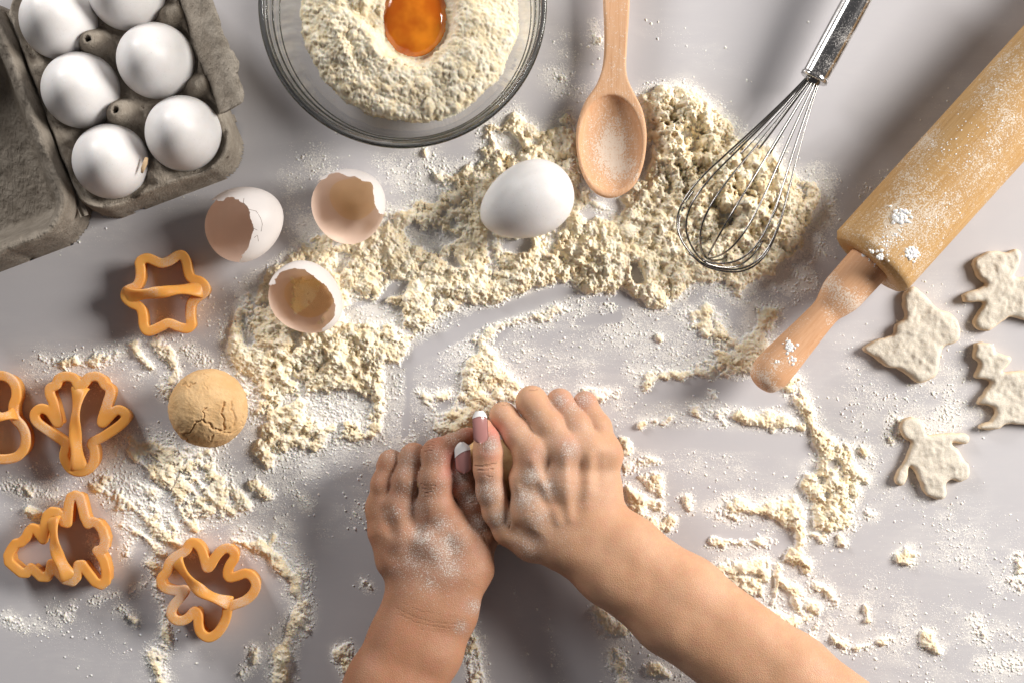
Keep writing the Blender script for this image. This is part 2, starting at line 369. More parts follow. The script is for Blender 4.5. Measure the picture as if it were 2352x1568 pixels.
def poly(P, k=None, h=10, soft=14, den=1.0, dust=.8):
    if k: P = tr(P, k)
    s = sub(bb(P), soft*4); d = polysd(X4[s], Y4[s], P)+wob[s]*soft*1.1
    m = np.clip(.5-d/soft, 0, 1); DEN[s] = np.maximum(DEN[s], m*den); HGT[s] = np.maximum(HGT[s], np.clip(-d/26, 0, 1)**.6*h)
    DUS[s] = np.maximum(DUS[s], (dust+.1)*np.clip(1-d/(soft*3+12), 0, 1)**1.4)
def hole(P, k=None, den=0.0, soft=10, dust=.25):
    if k: P = tr(P, k)
    s = sub(bb(P), soft*3); d = polysd(X4[s], Y4[s], P)+wob[s]*soft*.4
    m = np.clip(.5-d/soft, 0, 1); DEN[s] = DEN[s]*(1-m)+np.minimum(DEN[s], den*.62)*m; HGT[s] *= 1-m*(1-den); DUS[s] = DUS[s]*(1-m)+m*dust
def stroke(P, k=None, r=15, h=8, den=1.0, soft=12, dust=.7):
    if k: P = tr(P, k)
    s = sub(bb(P), r+soft*4); d = lined(X4[s], Y4[s], P)-r+wob[s]*soft*1.3
    m = np.clip(.5-d/soft, 0, 1); DEN[s] = np.maximum(DEN[s], m*den); HGT[s] = np.maximum(HGT[s], np.clip(-d/(r+.1), 0, 1)**.6*h)
    DUS[s] = np.maximum(DUS[s], (dust+.1)*np.clip(1-d/(soft*3+12), 0, 1)**1.4)
def dust(P, r, v, k=None):
    if k: P = tr(P, k)
    s = sub(bb(P), r*3); d = lined(X4[s], Y4[s], P) if len(P) > 1 else np.hypot(X4[s]-P[0][0], Y4[s]-P[0][1])
    DUS[s] = np.maximum(DUS[s], v*np.exp(-(d/r)**2)*(1+.5*wob[s]))
def mound(c, rx, ry, h, ang=0):
    a = math.radians(ang); u = ((X4-c[0])*math.cos(a)+(Y4-c[1])*math.sin(a))/rx; v = (-(X4-c[0])*math.sin(a)+(Y4-c[1])*math.cos(a))/ry
    HGT[:] = HGT+h*np.exp(-(u*u+v*v)*1.3)*(DEN > .2)
# dense band left of centre
poly([(470,130),(560,170),(700,230),(820,200),(880,100),(960,80),(1050,30),(1100,0),(1440,-60),(1450,100),(1550,230),(1720,260),(1882,170),(1882,470),(1840,500),(1780,470),(1680,530),(1560,545),(1430,600),(1340,620),(1240,660),(1180,690),(1110,730),(1040,790),(1020,850),(970,905),(890,930),(960,1000),(950,1070),(900,1130),(970,1170),(900,1230),(890,1330),(850,1290),(760,1230),(640,1290),(540,1370),(440,1380),(330,1400),(290,1530),(220,1510),(190,1430),(200,1340),(300,1200),(340,1100),(250,1060),(160,1050),(60,950),(0,900),(0,850),(50,700),(110,600),(180,480),(260,370),(360,290),(480,240),(480,160)], KH, h=18, soft=18)
poly([(520,790),(600,800),(680,860),(860,860),(900,900),(880,990),(800,1010),(700,1040),(640,1075),(600,1070),(600,1020),(620,960),(570,930),(560,890),(520,850)], None, h=10, soft=22, den=.74)
hole([(700,900),(800,890),(850,930),(780,980),(700,960)], None, .5, 20, .8); hole([(885,835),(930,840),(925,1010),(880,1000)], None, .3, 16, .6)
# right half with the big mound
poly([(975,345),(1005,385),(1050,402),(1110,372),(1105,290),(1180,255),(1210,290),(1255,303),(1300,263),(1330,310),(1330,430),(1400,460),(1480,400),(1465,225),(1490,200),(1545,205),(1640,235),(1700,318),(1775,345),(1840,405),(1885,440),(1880,480),(1850,520),(1845,570),(1800,600),(1790,640),(1740,650),(1700,690),(1640,665),(1590,650),(1560,695),(1525,715),(1480,715),(1440,660),(1390,675),(1350,690),(1290,655),(1100,540),(1000,490),(1000,430),(960,380)], None, h=20, soft=16)
for P in ([(1010,160),(1070,110),(1120,150),(1090,215),(1050,210)], [(1130,240),(1160,195),(1220,180),(1310,200),(1290,240),(1200,255)], [(1230,330),(1290,320),(1340,380),(1300,390)],
          [(860,570),(890,500),(960,450),(1030,460),(1010,530),(920,545),(880,600),(800,620),(720,645),(655,625),(760,570)], [(115,755),(160,760),(150,805),(120,795)], [(1560,235),(1730,235),(1700,290),(1600,275)], [(1085,350),(1120,350),(1100,390)]):
    hole(P, KH, 0, 9, .25)
for P, dn in (([(690,620),(860,570),(1000,600),(990,680),(880,700),(760,690),(690,680)], .38), ([(380,740),(440,740),(445,830),(390,835)], .35), ([(520,1090),(620,1110),(700,1180),(620,1240),(560,1280),(500,1250),(470,1160)], .78),
              ([(420,90),(520,110),(540,180),(440,220),(400,160)], .3), ([(620,300),(720,290),(730,380),(640,420)], .5), ([(1000,160),(1200,150),(1330,210),(1200,290),(1040,260)], .55), ([(330,1090),(400,1100),(380,1150),(330,1140)], .7)):
    hole(P, KH, dn, 14, .8)
hole([(840,890),(900,870),(1060,920),(1110,980),(1050,1080),(900,1060),(800,1130),(830,1090),(760,1020),(850,960)], KD, 0, 8, .3)
stroke([(770,960),(860,950),(960,990),(1050,1060)], KD, r=9, h=6, soft=7)
hole([(1150,1380),(1200,1380),(1240,1450),(1250,1530),(1180,1540),(1150,1450)], KD, 0, 7, .2)
hole([(590,1100),(680,1060),(690,1130),(620,1160)], KD, .1, 8, .5)
hole([(150,440),(280,430),(360,540),(330,610),(200,560)], KD, .4, 12, .9)
hole([(1270,540),(1310,520),(1300,660),(1230,740),(1230,640)], KD, 0, 9, .3)
hole([(220,1210),(420,1200),(440,1260),(330,1310),(230,1290)], KD, 0, 8, .3)
mound((1565, 300), 95, 90, 48); mound((1700, 450), 130, 85, 42, 35); mound((1580, 420), 90, 120, 20); mound((1310, 590), 170, 50, 12)
mound((1250, 400), 150, 70, 10, -10); mound((760, 800), 150, 60, 8)
for c, rx, ry, dd in (((1592, 322), 20, 34, 44), ((1478, 290), 26, 60, 26)):          # finger hollows
    HGT[:] -= dd*np.exp(-(((X4-c[0])/rx)**2+((Y4-c[1])/ry)**2))
HGT[:] = np.maximum(HGT, 0)
# curved strip and column above the hands
stroke([(1470,770),(1500,725),(1640,685),(1760,650),(1880,615)], KH, r=8, h=7, soft=10); stroke([(1360,790),(1460,775),(1500,740)], KH, r=10, h=4, den=.75)
stroke([(1240,735),(1300,712)], None, r=6, h=6); stroke([(1320,745),(1350,700),(1400,700)], None, r=6, den=.6, h=4)
poly([(1380,840),(1450,770),(1500,850),(1560,960),(1670,1030),(1640,1120),(1520,1150),(1480,1240),(1390,1290),(1180,1330),(1180,1240),(1280,1140),(1300,950)], KH, h=12, soft=16)
poly([(1090,1070),(1150,1100),(1290,1030),(1280,1110),(1180,1170),(1140,1130)], KH, h=7, soft=8)
hole([(1180,1140),(1280,1110),(1250,1170),(1190,1180)], KH, .3, 8)
# right of the hands
poly([(1620,690),(1660,740),(1700,775),(1740,700),(1780,720),(1770,800),(1740,860),(1640,868),(1560,875),(1480,878),(1450,850),(1560,840),(1640,815),(1600,770),(1570,720)], None, h=9, soft=15, den=.9)
hole([(1480,760),(1600,760),(1640,800),(1560,835),(1470,830)], None, .3, 14, .6)
stroke([(1690,955),(1760,962),(1844,978)], None, r=14, h=11); stroke([(1625,945),(1690,955)], None, r=13, h=3, den=.6)
stroke([(1820,885),(1850,930),(1862,970),(1880,1005),(1900,1030)], None, r=17, h=15); stroke([(1900,1030),(1960,1020),(1990,1050)], None, r=11, h=10)
poly([(1220,350),(1300,370),(1400,420),(1440,400),(1490,430),(1510,470),(1470,480),(1430,440),(1420,490),(1500,560),(1495,600),(1450,590),(1450,640),(1420,740),(1430,800),(1380,820),(1240,830),(1210,770),(1220,700),(1180,600),(1190,550),(1280,470),(1240,420)], KI, h=19, soft=9)
hole([(1300,490),(1345,480),(1335,520),(1300,520)], KI, 0, 6)
for c in ((1270, 580), (1300, 650), (1210, 520)): hole([(c[0]-16, c[1]-14), (c[0]+16, c[1]-14), (c[0]+12, c[1]+18), (c[0]-14, c[1]+14)], KI, .3, 8)
poly([(720,730),(800,690),(1000,680),(1150,680),(1200,760),(1180,830),(1100,820),(1060,770),(900,760),(760,760)], KI, h=12, soft=13)
stroke([(1130,740),(1160,800),(1165,880),(1130,955),(1200,995)], KI, r=17, h=16); stroke([(1170,830),(1260,860)], KI, r=9, h=6)
stroke([(740,880),(900,890),(1060,875)], KI, r=5, h=4, den=.7)
poly([(720,1010),(820,980),(1000,970),(1020,1050),(1000,1160),(970,1180),(860,1120),(780,1060)], KI, h=12, soft=12)
hole([(860,1030),(980,1040),(975,1056),(850,1042)], KI, 0, 4); hole([(985,1075),(1005,1080),(1000,1160),(985,1150)], KI, .2, 5)
for P, r, h in (([(1060,1000),(1052,1100),(1030,1190)], 8, 9), ([(1075,1070),(1150,1165),(1180,1240)], 13, 13), ([(1130,1100),(1190,1180),(1245,1205)], 12, 12), ([(1000,1215),(1100,1270),(1200,1250)], 13, 11),
                ([(1230,1100),(1290,1110),(1330,1170)], 9, 8), ([(1250,1290),(1210,1330),(1230,1370)], 7, 6), ([(1290,1310),(1340,1360),(1400,1390)], 8, 8), ([(1430,1400),(1500,1380),(1560,1360),(1620,1350)], 4, 4),
                ([(395,310),(460,290)], 12, 9), ([(505,300),(550,265)], 11, 8), ([(275,160),(285,220)], 7, 8), ([(110,150),(200,165),(280,150)], 9, 3), ([(610,680),(630,720)], 8, 7), ([(740,160),(745,170)], 10, 5),
                ([(760,270),(800,310)], 10, 6), ([(650,250),(700,290)], 8, 4), ([(1655,955),(1700,972)], 8, 9), ([(1480,1190),(1485,1220),(1492,1262)], 5, 8), ([(1495,745),(1515,745)], 10, 5), ([(470,80),(430,110)], 14, 8),
                ([(180,1210),(240,1290),(320,1310)], 15, 8), ([(270,1440),(300,1560)], 17, 10), ([(460,1500),(520,1530)], 14, 9), ([(1360,860),(1375,885)], 4, 5), ([(540,770),(520,800)], 7, 7), ([(455,785),(470,800)], 7, 9)):
    stroke(P, KI, r=r, h=h, soft=8)
poly([(300,1015),(370,1005),(470,1040),(510,1015),(505,1070),(540,1120),(520,1175),(470,1200),(400,1160),(340,1100)], None, h=8, soft=16, den=.74)
poly([(200,1085),(290,1075),(340,1130),(400,1190),(440,1240),(400,1260),(330,1210),(250,1150)], None, h=6, soft=14, den=.66)
stroke([(150,835),(230,828),(300,792)], None, r=11, h=5, den=.8)
stroke([(560,1235),(640,1260),(690,1340),(680,1420),(650,1500),(640,1600)], None, r=22, h=3, den=.55)
# compressed slabs of flour beside the right hand
for P, h in (([(290,370),(330,375),(355,430),(340,470),(290,470)], 15), ([(300,500),(400,460),(480,480),(492,500),(380,522),(310,560)], 11), ([(355,555),(460,530),(502,550),(492,655),(440,630)], 14), ([(310,600),(340,610),(420,660),(500,690),(490,730),(420,700),(400,760),(440,800),(380,790),(340,720)], 17)):
    poly(P, KI, h=h, soft=5)
hole([(340,560),(440,515),(505,510),(500,530),(400,540),(350,585)], KI, 0, 4)
# lower left
for P, r, h, dn in (([(180,832),(240,825),(290,800),(312,785)], 8, 6, .9), ([(300,790),(325,820),(348,846)], 7, 5, .8), ([(362,785),(390,820),(405,850),(385,885)], 16, 5, .8), ([(420,800),(470,830)], 16, 3, .4), ([(90,820),(150,845),(160,860)], 7, 2, .5),
                    ([(280,1020),(340,1075),(400,1130),(450,1215)], 12, 8, .9), ([(200,1105),(270,1145),(330,1180),(385,1235),(440,1262)], 9, 8, 1), ([(300,1010),(380,1090),(450,1140),(520,1155)], 10, 7, .9),
                    ([(285,1200),(330,1230),(370,1265)], 9, 8, 1), ([(300,1190),(300,1240),(290,1275)], 7, 5, .7), ([(590,1115),(620,1135)], 16, 12, 1), ([(540,1130),(560,1150)], 9, 9, 1), ([(460,1150),(530,1170),(570,1160)], 10, 8, .9),
                    ([(600,1250),(640,1290),(680,1340),(690,1375),(665,1440),(650,1500),(640,1600)], 13, 11, 1), ([(540,1240),(600,1255),(630,1285)], 10, 7, .8), ([(630,1225),(620,1270)], 8, 7, .8),
                    ([(355,1505),(370,1560)], 16, 8, 1), ([(380,1400),(383,1450),(375,1510)], 6, 6, .9), ([(365,1365),(350,1290)], 9, 4, .7), ([(70,1170),(85,1178)], 10, 10, 1), ([(275,1395),(287,1402)], 10, 10, 1), ([(298,1415),(306,1420)], 6, 8, 1),
                    ([(130,1405),(150,1412)], 13, 4, .8), ([(115,1395),(135,1435),(165,1390)], 3, 3, .7), ([(215,1380),(240,1362),(270,1368)], 3, 4, .8), ([(310,1355),(340,1335),(352,1330)], 6, 7, 1), ([(345,1295),(358,1300)], 8, 8, .9),
                    ([(580,1495),(582,1515)], 9, 8, 1), ([(585,1520),(560,1545)], 6, 6, .7), ([(790,1500),(810,1560)], 20, 10, 1), ([(1085,1490),(1100,1580)], 18, 10, .9), ([(20,1420),(40,1430),(60,1445)], 8, 3, .7), ([(85,1430),(95,1440)], 6, 3, .7),
                    ([(230,1100),(300,1110),(350,1130)], 18, 5, .75), ([(270,1135),(280,1160)], 12, 7, .8), ([(835,1335),(850,1345)], 7, 7, 1), ([(1075,1440),(1090,1470)], 6, 5, .7), ([(20,1110),(110,1140),(150,1150)], 10, 2, .5), ([(215,1240),(240,1300)], 8, 4, .6),
                    ([(350,1020),(395,1045),(480,1040)], 15, 10, 1), ([(400,1100),(490,1110),(510,1170)], 22, 8, .8), ([(480,1130),(490,1145)], 9, 14, 1), ([(430,1030),(445,1075)], 15, 9, .9), ([(640,1190),(660,1205)], 5, 4, .7),
                    ([(660,1120),(700,1150)], 8, 3, .5), ([(2260,1530),(2352,1520)], 9, 4, .6), ([(2120,1455),(2125,1475),(2150,1490)], 7, 10, 1), ([(2000,1485),(2080,1462)], 4, 4, .8), ([(2080,1270),(2100,1275)], 7, 9, 1), ([(2210,1280),(2220,1287)], 6, 7, .9),
                    ([(2240,1430),(2255,1455)], 16, 4, .6), ([(2340,1280),(2345,1330)], 12, 4, .7), ([(2300,1335),(2345,1335)], 6, 5, .7), ([(2060,965),(2050,1000)], 12, 3, .5), ([(2130,1460),(2130,1470)], 8, 12, 1), ([(1365,60),(1372,90)], 7, 5, .8), ([(1275,170),(1290,180)], 10, 2, .5),
                    ([(715,370),(725,380)], 7, 6, .9), ([(1440,775),(1455,770)], 7, 6, .9), ([(1510,770),(1515,780)], 6, 7, .9)):
    stroke(P, None, r=r, h=h, den=dn, soft=9)
# the flour pushed back by the cutters, thin film
for P, r, v in (([(2130,880),(2200,930),(2120,960)], 70, .72), ([(2000,900),(2080,1100),(2300,1350)], 170, .42), ([(1700,1350),(2100,1450),(2300,1500)], 150, .5), ([(1880,420),(1880,560)], 55, .85), ([(1800,650),(1850,640)], 60, .75), ([(1000,600),(1500,750)], 130, .40),
                ([(1050,800),(1200,830),(1300,850)], 110, .55), ([(1400,760),(1560,800)], 90, .55), ([(1480,950),(1800,1180)], 150, .42), ([(980,870),(930,1000)], 60, .68), ([(650,1050),(800,1000),(900,1050)], 130, .6), ([(420,1100),(560,1180)], 150, .55), ([(230,1060),(330,1150)], 90, .7),
                ([(120,1120),(60,1150)], 90, .5), ([(150,1430),(380,1500)], 150, .34), ([(720,380),(780,430)], 80, .5), ([(900,380),(960,420)], 70, .62), ([(1300,100),(1360,210)], 70, .5), ([(1270,170),(1290,200)], 50, .5), ([(560,780),(560,650)], 60, .6), ([(450,700),(500,740)], 70, .42),
                ([(1500,70),(1700,150)], 60, .25), ([(2100,300),(2300,60)], 60, .2), ([(1980,440),(2050,400)], 40, .35), ([(680,520),(680,420)], 60, .5), ([(1430,1500),(1560,1568)], 60, .6), ([(1250,1400),(1290,1568)], 25, .35), ([(1180,1350),(1220,1568)], 14, .3), ([(380,760),(300,850),(100,850)], 80, .5),
                ([(2150,700),(2200,800)], 90, .45), ([(2250,950),(2180,860)], 60, .6), ([(500,430),(300,520),(150,540)], 90, .22), ([(750,1200),(880,1150)], 60, .45), ([(560,860),(600,1000)], 60, .7), ([(650,240),(590,200)], 30, .1)):
    dust(P, r, v)
DUS[:] = np.clip(np.maximum(DUS, .06+.07*wob), 0, 1)
# wipe marks: bare streaks the hands and the pin left
for P, r in (([(940,830),(1100,735),(1310,660),(1440,690)], 17), ([(1330,740),(1420,730)], 10), ([(1500,900),(1600,885),(1760,905)], 25), ([(1450,1000),(1830,1020)], 22), ([(1600,1230),(1830,1250)], 18), ([(1180,745),(1080,830)], 8), ([(940,850),(930,1000)], 6), ([(640,560),(500,640)], 20)):
    s = sub(bb(P), r*3); d = lined(X4[s], Y4[s], P); DUS[s] *= 1-.92*np.exp(-(d/r)**4)

# fine grid, crumbs stamped on
GS = 1.75; nx, ny = int(2500/GS), int(1700/GS); FX0, FY0 = -74.0, -66.0
def samp(a):
    xi = (FX0+np.arange(nx)*GS-OX)/G4; yi = (FY0+np.arange(ny)*GS-OY)/G4
    x0 = xi.astype(int); y0 = yi.astype(int); fx = (xi-x0)[:, None]; fy = (yi-y0)[None]
    return a[x0][:, y0]*(1-fx)*(1-fy)+a[x0+1][:, y0]*fx*(1-fy)+a[x0][:, y0+1]*(1-fx)*fy+a[x0+1][:, y0+1]*fx*fy
def crumb_field(base, prob, sizes, g, seed, fl=1.0):
    "raise spherical crumbs of given (radius, count, sink) over base where prob is high"
    r = np.random.default_rng(seed); out = base.copy(); n0, n1 = base.shape
    for rad, cnt, sink, pw in sizes:
        xs = r.uniform(0, n0-1, cnt); ys = r.uniform(0, n1-1, cnt); xi = xs.astype(int); yi = ys.astype(int)
        keep = r.random(cnt) < prob[xi, yi]**pw; xs, ys = xs[keep], ys[keep]
        rr = rad*r.uniform(.65, 1.35, len(xs)); asp = r.uniform(.7, 1.4, len(xs)); an = r.uniform(0, math.pi, len(xs)); sq = r.uniform(.6, 1.0, len(xs))
        for x, y, q, a, t, z in zip(xs, ys, rr, asp, an, sq):
            k = int(q*1.25/g)+1; i0, i1 = int(x)-k, int(x)+k+2; j0, j1 = int(y)-k, int(y)+k+2
            if i0 < 0 or j0 < 0 or i1 >= n0 or j1 >= n1: continue
            dx = (np.arange(i0, i1)-x)[:, None]*g; dy = (np.arange(j0, j1)-y)[None]*g; c, s_ = math.cos(t), math.sin(t)
            u = (dx*c+dy*s_)/a; v = (-dx*s_+dy*c)*a; e = q*q-u*u-v*v; b0 = base[int(x), int(y)]
            w_ = out[i0:i1, j0:j1]; hh = np.where(e > 0, b0+(np.sqrt(np.maximum(e, 0))*z-q*sink)*fl, -9); np.maximum(w_, hh, out=w_)
    return out
d2 = samp(DEN); h2 = samp(HGT); u2 = samp(DUS)
n_f = nz((nx, ny), 12, 4, .6, 11); n_c = nz((nx, ny), 38, 3, .6, 12); n_r = nz((nx, ny), 3, 2, .6, 13)
cover = d2*1.02+n_c*.24+n_f*.30+n_r*.12-.52
solid = cover > .10
rid = np.clip(1-np.abs(nz((nx, ny), 11, 2, .5, 18))*1.5, 0, 1)**2.5; rid2 = np.clip(1-np.abs(nz((nx, ny), 22, 2, .5, 19))*1.6, 0, 1)**2
edge_ = np.clip((cover-.10)*5, 0, 1)
base = edge_*(1.6+h2*(.75+.45*n_c+.42*n_f)+n_f*1.5+1.8*rid*(.5+n_c)+2.8*rid2)+n_r*.8
base = np.where(solid, np.maximum(base, .5), -1.0)
lum = np.clip(d2*(.45+1.0*n_c), 0, 1)                       # where it is lumpy rather than pressed smooth
mist = np.clip(u2*1.05-.10, 0, 1); grain = smooth01((cover+.34)/.50)*np.clip(d2*3, 0, 1)
fine = np.clip(.35+.9*nz((nx, ny), 26, 3, .6, 20), .06, 1)*np.clip(d2*2, 0, 1)
FH = crumb_field(np.maximum(base, 0), lum, [(15, 100, .5, 1), (9, 420, .45, 1), (6, 1900, .4, 1), (3.6, 20000, .1, 1)], GS, 21, .58)
FH = crumb_field(FH, fine, [(2.3, 230000, -.1, 1)], GS, 24, .75)
FH = np.where(FH > .5, np.maximum(FH+.7*nz((nx, ny), 2.0, 2, .7, 14), .45), FH)
FH2 = crumb_field(np.zeros_like(base), mist, [(6, 200, .4, 5), (4, 2400, .3, 5), (3.0, 20000, .2, 4), (2.1, 150000, 0, 2.4)], GS, 22)
FH3 = crumb_field(np.zeros_like(base), grain*(~solid), [(4.2, 9000, .2, 2), (3.0, 70000, .1, 1.3), (2.2, 240000, 0, 1)], GS, 23)
FH = np.where(solid, FH, np.where(FH > 1.2, FH*.8, -1)); FH = np.maximum(FH, np.where(~solid, np.maximum(FH2, FH3), -1)); FH = np.where(~solid & (FH <= .4), -1.0, FH)
PXg, PYg = np.meshgrid(FX0+np.arange(nx)*GS, FY0+np.arange(ny)*GS, indexing='ij')   # flour is pressed flat under the round things lying in it
for cx, cy, zc_, R_ in ((559, 513.5, 82, 80), (801.5, 472, 84, 82), (703, 685, 82, 78), (1209, 463, 86, 84), (479, 935.7, 80, 80)):
    f_ = (H-zc_)/H; r2 = ((PXg-1176-(cx-1176)*f_)**2+(PYg-784-(cy-784)*f_)**2)/R_**2; m_ = (r2 < 1) & (FH > 0); FH[m_] = np.minimum(FH[m_], np.maximum(zc_-R_*np.sqrt(1-r2[m_])-1.5, .45))
DUS[:] = np.clip(np.maximum(DUS, np.clip(DEN*1.3, 0, .88)), 0, 1)
def height_mesh(name, Hf, x0, y0, g, mat, z0=0., att=None, thr=.4):
    on = Hf > thr; c = on[:-1, :-1] | on[1:, :-1] | on[:-1, 1:] | on[1:, 1:]; n1 = Hf.shape[1]
    I, J = np.nonzero(c); F = np.stack([I*n1+J, I*n1+J+1, (I+1)*n1+J+1, (I+1)*n1+J], 1)
    used, inv = np.unique(F, return_inverse=True); F = inv.reshape(F.shape)
    i, j = used//n1, used % n1; z = Hf[i, j]
    jx = np.random.default_rng(5).uniform(-.35, .35, (2, len(used)))*g
    V = np.stack([x0+i*g-1176+jx[0], -(y0+j*g-784)+jx[1], np.where(z > thr, z, -.7)+z0], 1)
    A = {'thick': np.clip(z, 0, 20)}
    return mk(name, V, F, mat, attrs=A)
o = height_mesh('spilled_flour', FH, FX0, FY0, GS, M['flour'])
tag(o, 'cream coloured flour and crumbs scattered in heaps and smears over the grey table', 'flour', kind='stuff')
print('flour tris', len(o.data.polygons)*2)
# table top, fine enough to carry the dust film
st = 2; tx = OX+np.arange(0, nx4, st)*G4; ty = OY+np.arange(0, ny4, st)*G4
TX, TY = np.meshgrid(tx, ty, indexing='ij'); V = np.stack([TX-1176, -(TY-784), np.zeros_like(TX)], -1).reshape(-1, 3)
n0, n1 = TX.shape; F = grid_faces(n0, n1)[:, ::-1]; du = DUS[::st, ::st].ravel()
ex = np.array([(-3600, -2800, 0), (3600, -2800, 0), (3600, 2800, 0), (-3600, 2800, 0)], float); k0 = len(V)
cr = [(n1-1), (n0-1)*n1+n1-1, (n0-1)*n1, 0]                # fine-sheet corners: (xmin,ymin) ...
Fl = [list(f) for f in F]; Fl += [[k0, k0+1, cr[1], cr[0]], [k0+1, k0+2, cr[2], cr[1]], [k0+2, k0+3, cr[3], cr[2]], [k0+3, k0, cr[0], cr[3]]]
# thickness of the board
lo = ex.copy(); lo[:, 2] = -140; k1 = k0+4; Fl += [[k0+(i+1) % 4, k0+i, k1+i, k1+(i+1) % 4] for i in range(4)]+[[k1+3, k1+2, k1+1, k1]]
o = mk('table', np.concatenate([V, ex, lo]), Fl, M['table'], attrs={'dust': np.concatenate([du, np.zeros(8)])}, smooth=False)
tag(o, kind='structure')
# ---------------------------------------------------------------- egg carton
CR, EH = 81.0, 104.0
E_XY = [(251,369), (181,205), (130,46), (418,304), (353,137), (286,-21)]
EP = [U(x, y, 128) for x, y in E_XY]
ua = (EP[2]-EP[0])[:2]; ua /= np.linalg.norm(ua); va = np.array([-ua[1], ua[0]])
if va[0] < 0: va = -va
CO = EP[0][:2].copy()
def l2w(u, v, z=0): return np.array([CO[0]+ua[0]*u+va[0]*v, CO[1]+ua[1]*u+va[1]*v, z])
def w2l(P): q = np.array(P)[:2]-CO; return q@ua, q@va
EL = [w2l(p) for p in EP]
def smooth01(t): t = np.clip(t, 0, 1); return t*t*(3-2*t)
vh = -104.0                                                   # hinge line
carton = empty('egg_carton', l2w(80, 80, 0), 'open grey cardboard egg carton holding white eggs at the upper left corner', 'egg carton')
def rrect(u, v, u0, u1, v0, v1, r):
    cx, cy = (u0+u1)/2, (v0+v1)/2; qx = np.abs(u-cx)-(u1-u0)/2+r; qy = np.abs(v-cy)-(v1-v0)/2+r
    return np.hypot(np.maximum(qx, 0), np.maximum(qy, 0))+np.minimum(np.maximum(qx, qy), 0)-r
def hf_local(u0, u1, v0, v1, g, fn, edge):
    us = np.arange(u0, u1, g); vs = np.arange(v0, v1, g); UU, VV = np.meshgrid(us, vs, indexing='ij'); sd = edge(UU, VV); Z = fn(UU, VV, sd)
    keep = sd < 15; c = keep[:-1, :-1] & keep[1:, :-1] & keep[:-1, 1:] & keep[1:, 1:]; n1 = len(vs); I, J = np.nonzero(c)
    F = np.stack([I*n1+J, I*n1+J+1, (I+1)*n1+J+1, (I+1)*n1+J], 1); used, inv = np.unique(F, return_inverse=True); F = inv.reshape(F.shape)
    i, j = used//n1, used % n1; u, v = UU[i, j], VV[i, j]
    V = np.stack([CO[0]+ua[0]*u+va[0]*v, CO[1]+ua[1]*u+va[1]*v, Z[i, j]], 1); return V, F
v1t = max(EL[3][1], EL[4][1])+90
wsd = nz((420, 300), 14, 3, .6, 31)
def wobf(u, v, k, seed=0): return vnoise3(np.stack([u, v, u*0+seed*50.], -1), k, seed)
def tray_z(u, v, sd):
    z = 100+0*u; zr = smooth01(-sd/26)
    z = 112-12*zr
    for k in range(0, len(EL)//2):                            # junction posts
        pass
    for (eu, ev) in EL:
        d = np.hypot(u-eu, v-ev); t = d/96; z = np.where(t < 1, np.minimum(z, 22+90*t**5), z)
    prs = [(0, 1, 3, 4), (1, 2, 4, 5)]
    for q in prs:
        ju = sum(EL[i][0] for i in q)/4; jv = sum(EL[i][1] for i in q)/4
        d = np.sqrt(((u-ju)/42)**2+((v-jv)/(np.where(v > jv, 74, 54)))**2); z = np.maximum(z, 20+66*np.clip(1.5-d, 0, 1)**.8)
        dt = np.hypot((u-ju-2)/31, (v-jv+24)/34); z = np.maximum(z, 96+74*smooth01(1.34-dt)**.8)
        z = np.where(dt < .22, z-30*smooth01((.22-dt)*9), z)
    for a, b in ((3, 4), (4, 5)):                     # half posts on the flap side
        mu = (EL[a][0]+EL[b][0])/2; mv = (EL[a][1]+EL[b][1])/2+72; d = np.hypot((u-mu)/34, (v-mv)/44); z = np.maximum(z, 96+44*smooth01(1.15-d))
    for a, b in ((0, 1), (1, 2)):
        mu = (EL[a][0]+EL[b][0])/2; mv = (EL[a][1]+EL[b][1])/2-70; d = np.hypot((u-mu)/36, (v-mv)/40); z = np.maximum(z, 90+24*smooth01(1.15-d))
    mv = (EL[0][1]+EL[3][1])/2; mu = (EL[0][0]+EL[3][0])/2-62; d = np.hypot((u-mu)/46, (v-mv)/36); z = np.maximum(z, 88+30*smooth01(1.2-d))
    lip = np.exp(-((sd+5)/6)**2)*5; z = z+lip+1.4*wobf(u, v, 16)+.8*wobf(u, v, 6, 2)
    return np.where(sd > 0, z*np.clip(1-(sd/13)**1.5, 0.0, 1), z)
tray_edge = lambda u, v: rrect(u, v, -93, 428, vh+6, v1t, 62)+1.6*wobf(u, v, 24, 5)
V, F = hf_local(-140, 600, vh-20, v1t+30, 3.0, tray_z, tray_edge)
mk('tray', V, F, M['pulp'], carton)
for q in ((0, 1, 3, 4), (1, 2, 4, 5)):
    ju = sum(EL[i][0] for i in q)/4+2; jv = sum(EL[i][1] for i in q)/4-26; p = l2w(ju, jv)
    Vh, Fh = lathe([(0, 150), (6.0, 150), (7.0, 153)], 16); mk('vent_hole', Vh+p, Fh, M['hole'], carton)
# the lid, folded open flat on the table, hollow side up
lv0, lv1 = -470.0, vh-6
lid_edge = lambda u, v: rrect(u, v, -112, 452, lv0, lv1, 84)+2.2*wobf(u, v, 30, 7)
def lid_z(u, v, sd):
    z = 8+158*smooth01(1+(sd+6)/74)**1.1; z = z+4*np.exp(-((sd+30)/7)**2)*(v > lv1-60)+2.0*wobf(u, v, 22, 3)+1.0*wobf(u, v, 7, 4)
    return np.where(sd > 0, z*np.clip(1-(sd/11)**1.6, 0, 1), z)
V, F = hf_local(-230, 560, -530, lv1+22, 3.2, lid_z, lid_edge); mk('lid', V, F, M['pulp_shaded'], carton)
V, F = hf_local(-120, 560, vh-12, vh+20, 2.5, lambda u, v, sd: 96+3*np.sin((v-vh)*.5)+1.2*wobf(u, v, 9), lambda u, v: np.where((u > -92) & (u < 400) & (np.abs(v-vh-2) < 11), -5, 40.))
mk('hinge', V, F, M['pulp_shaded'], carton)
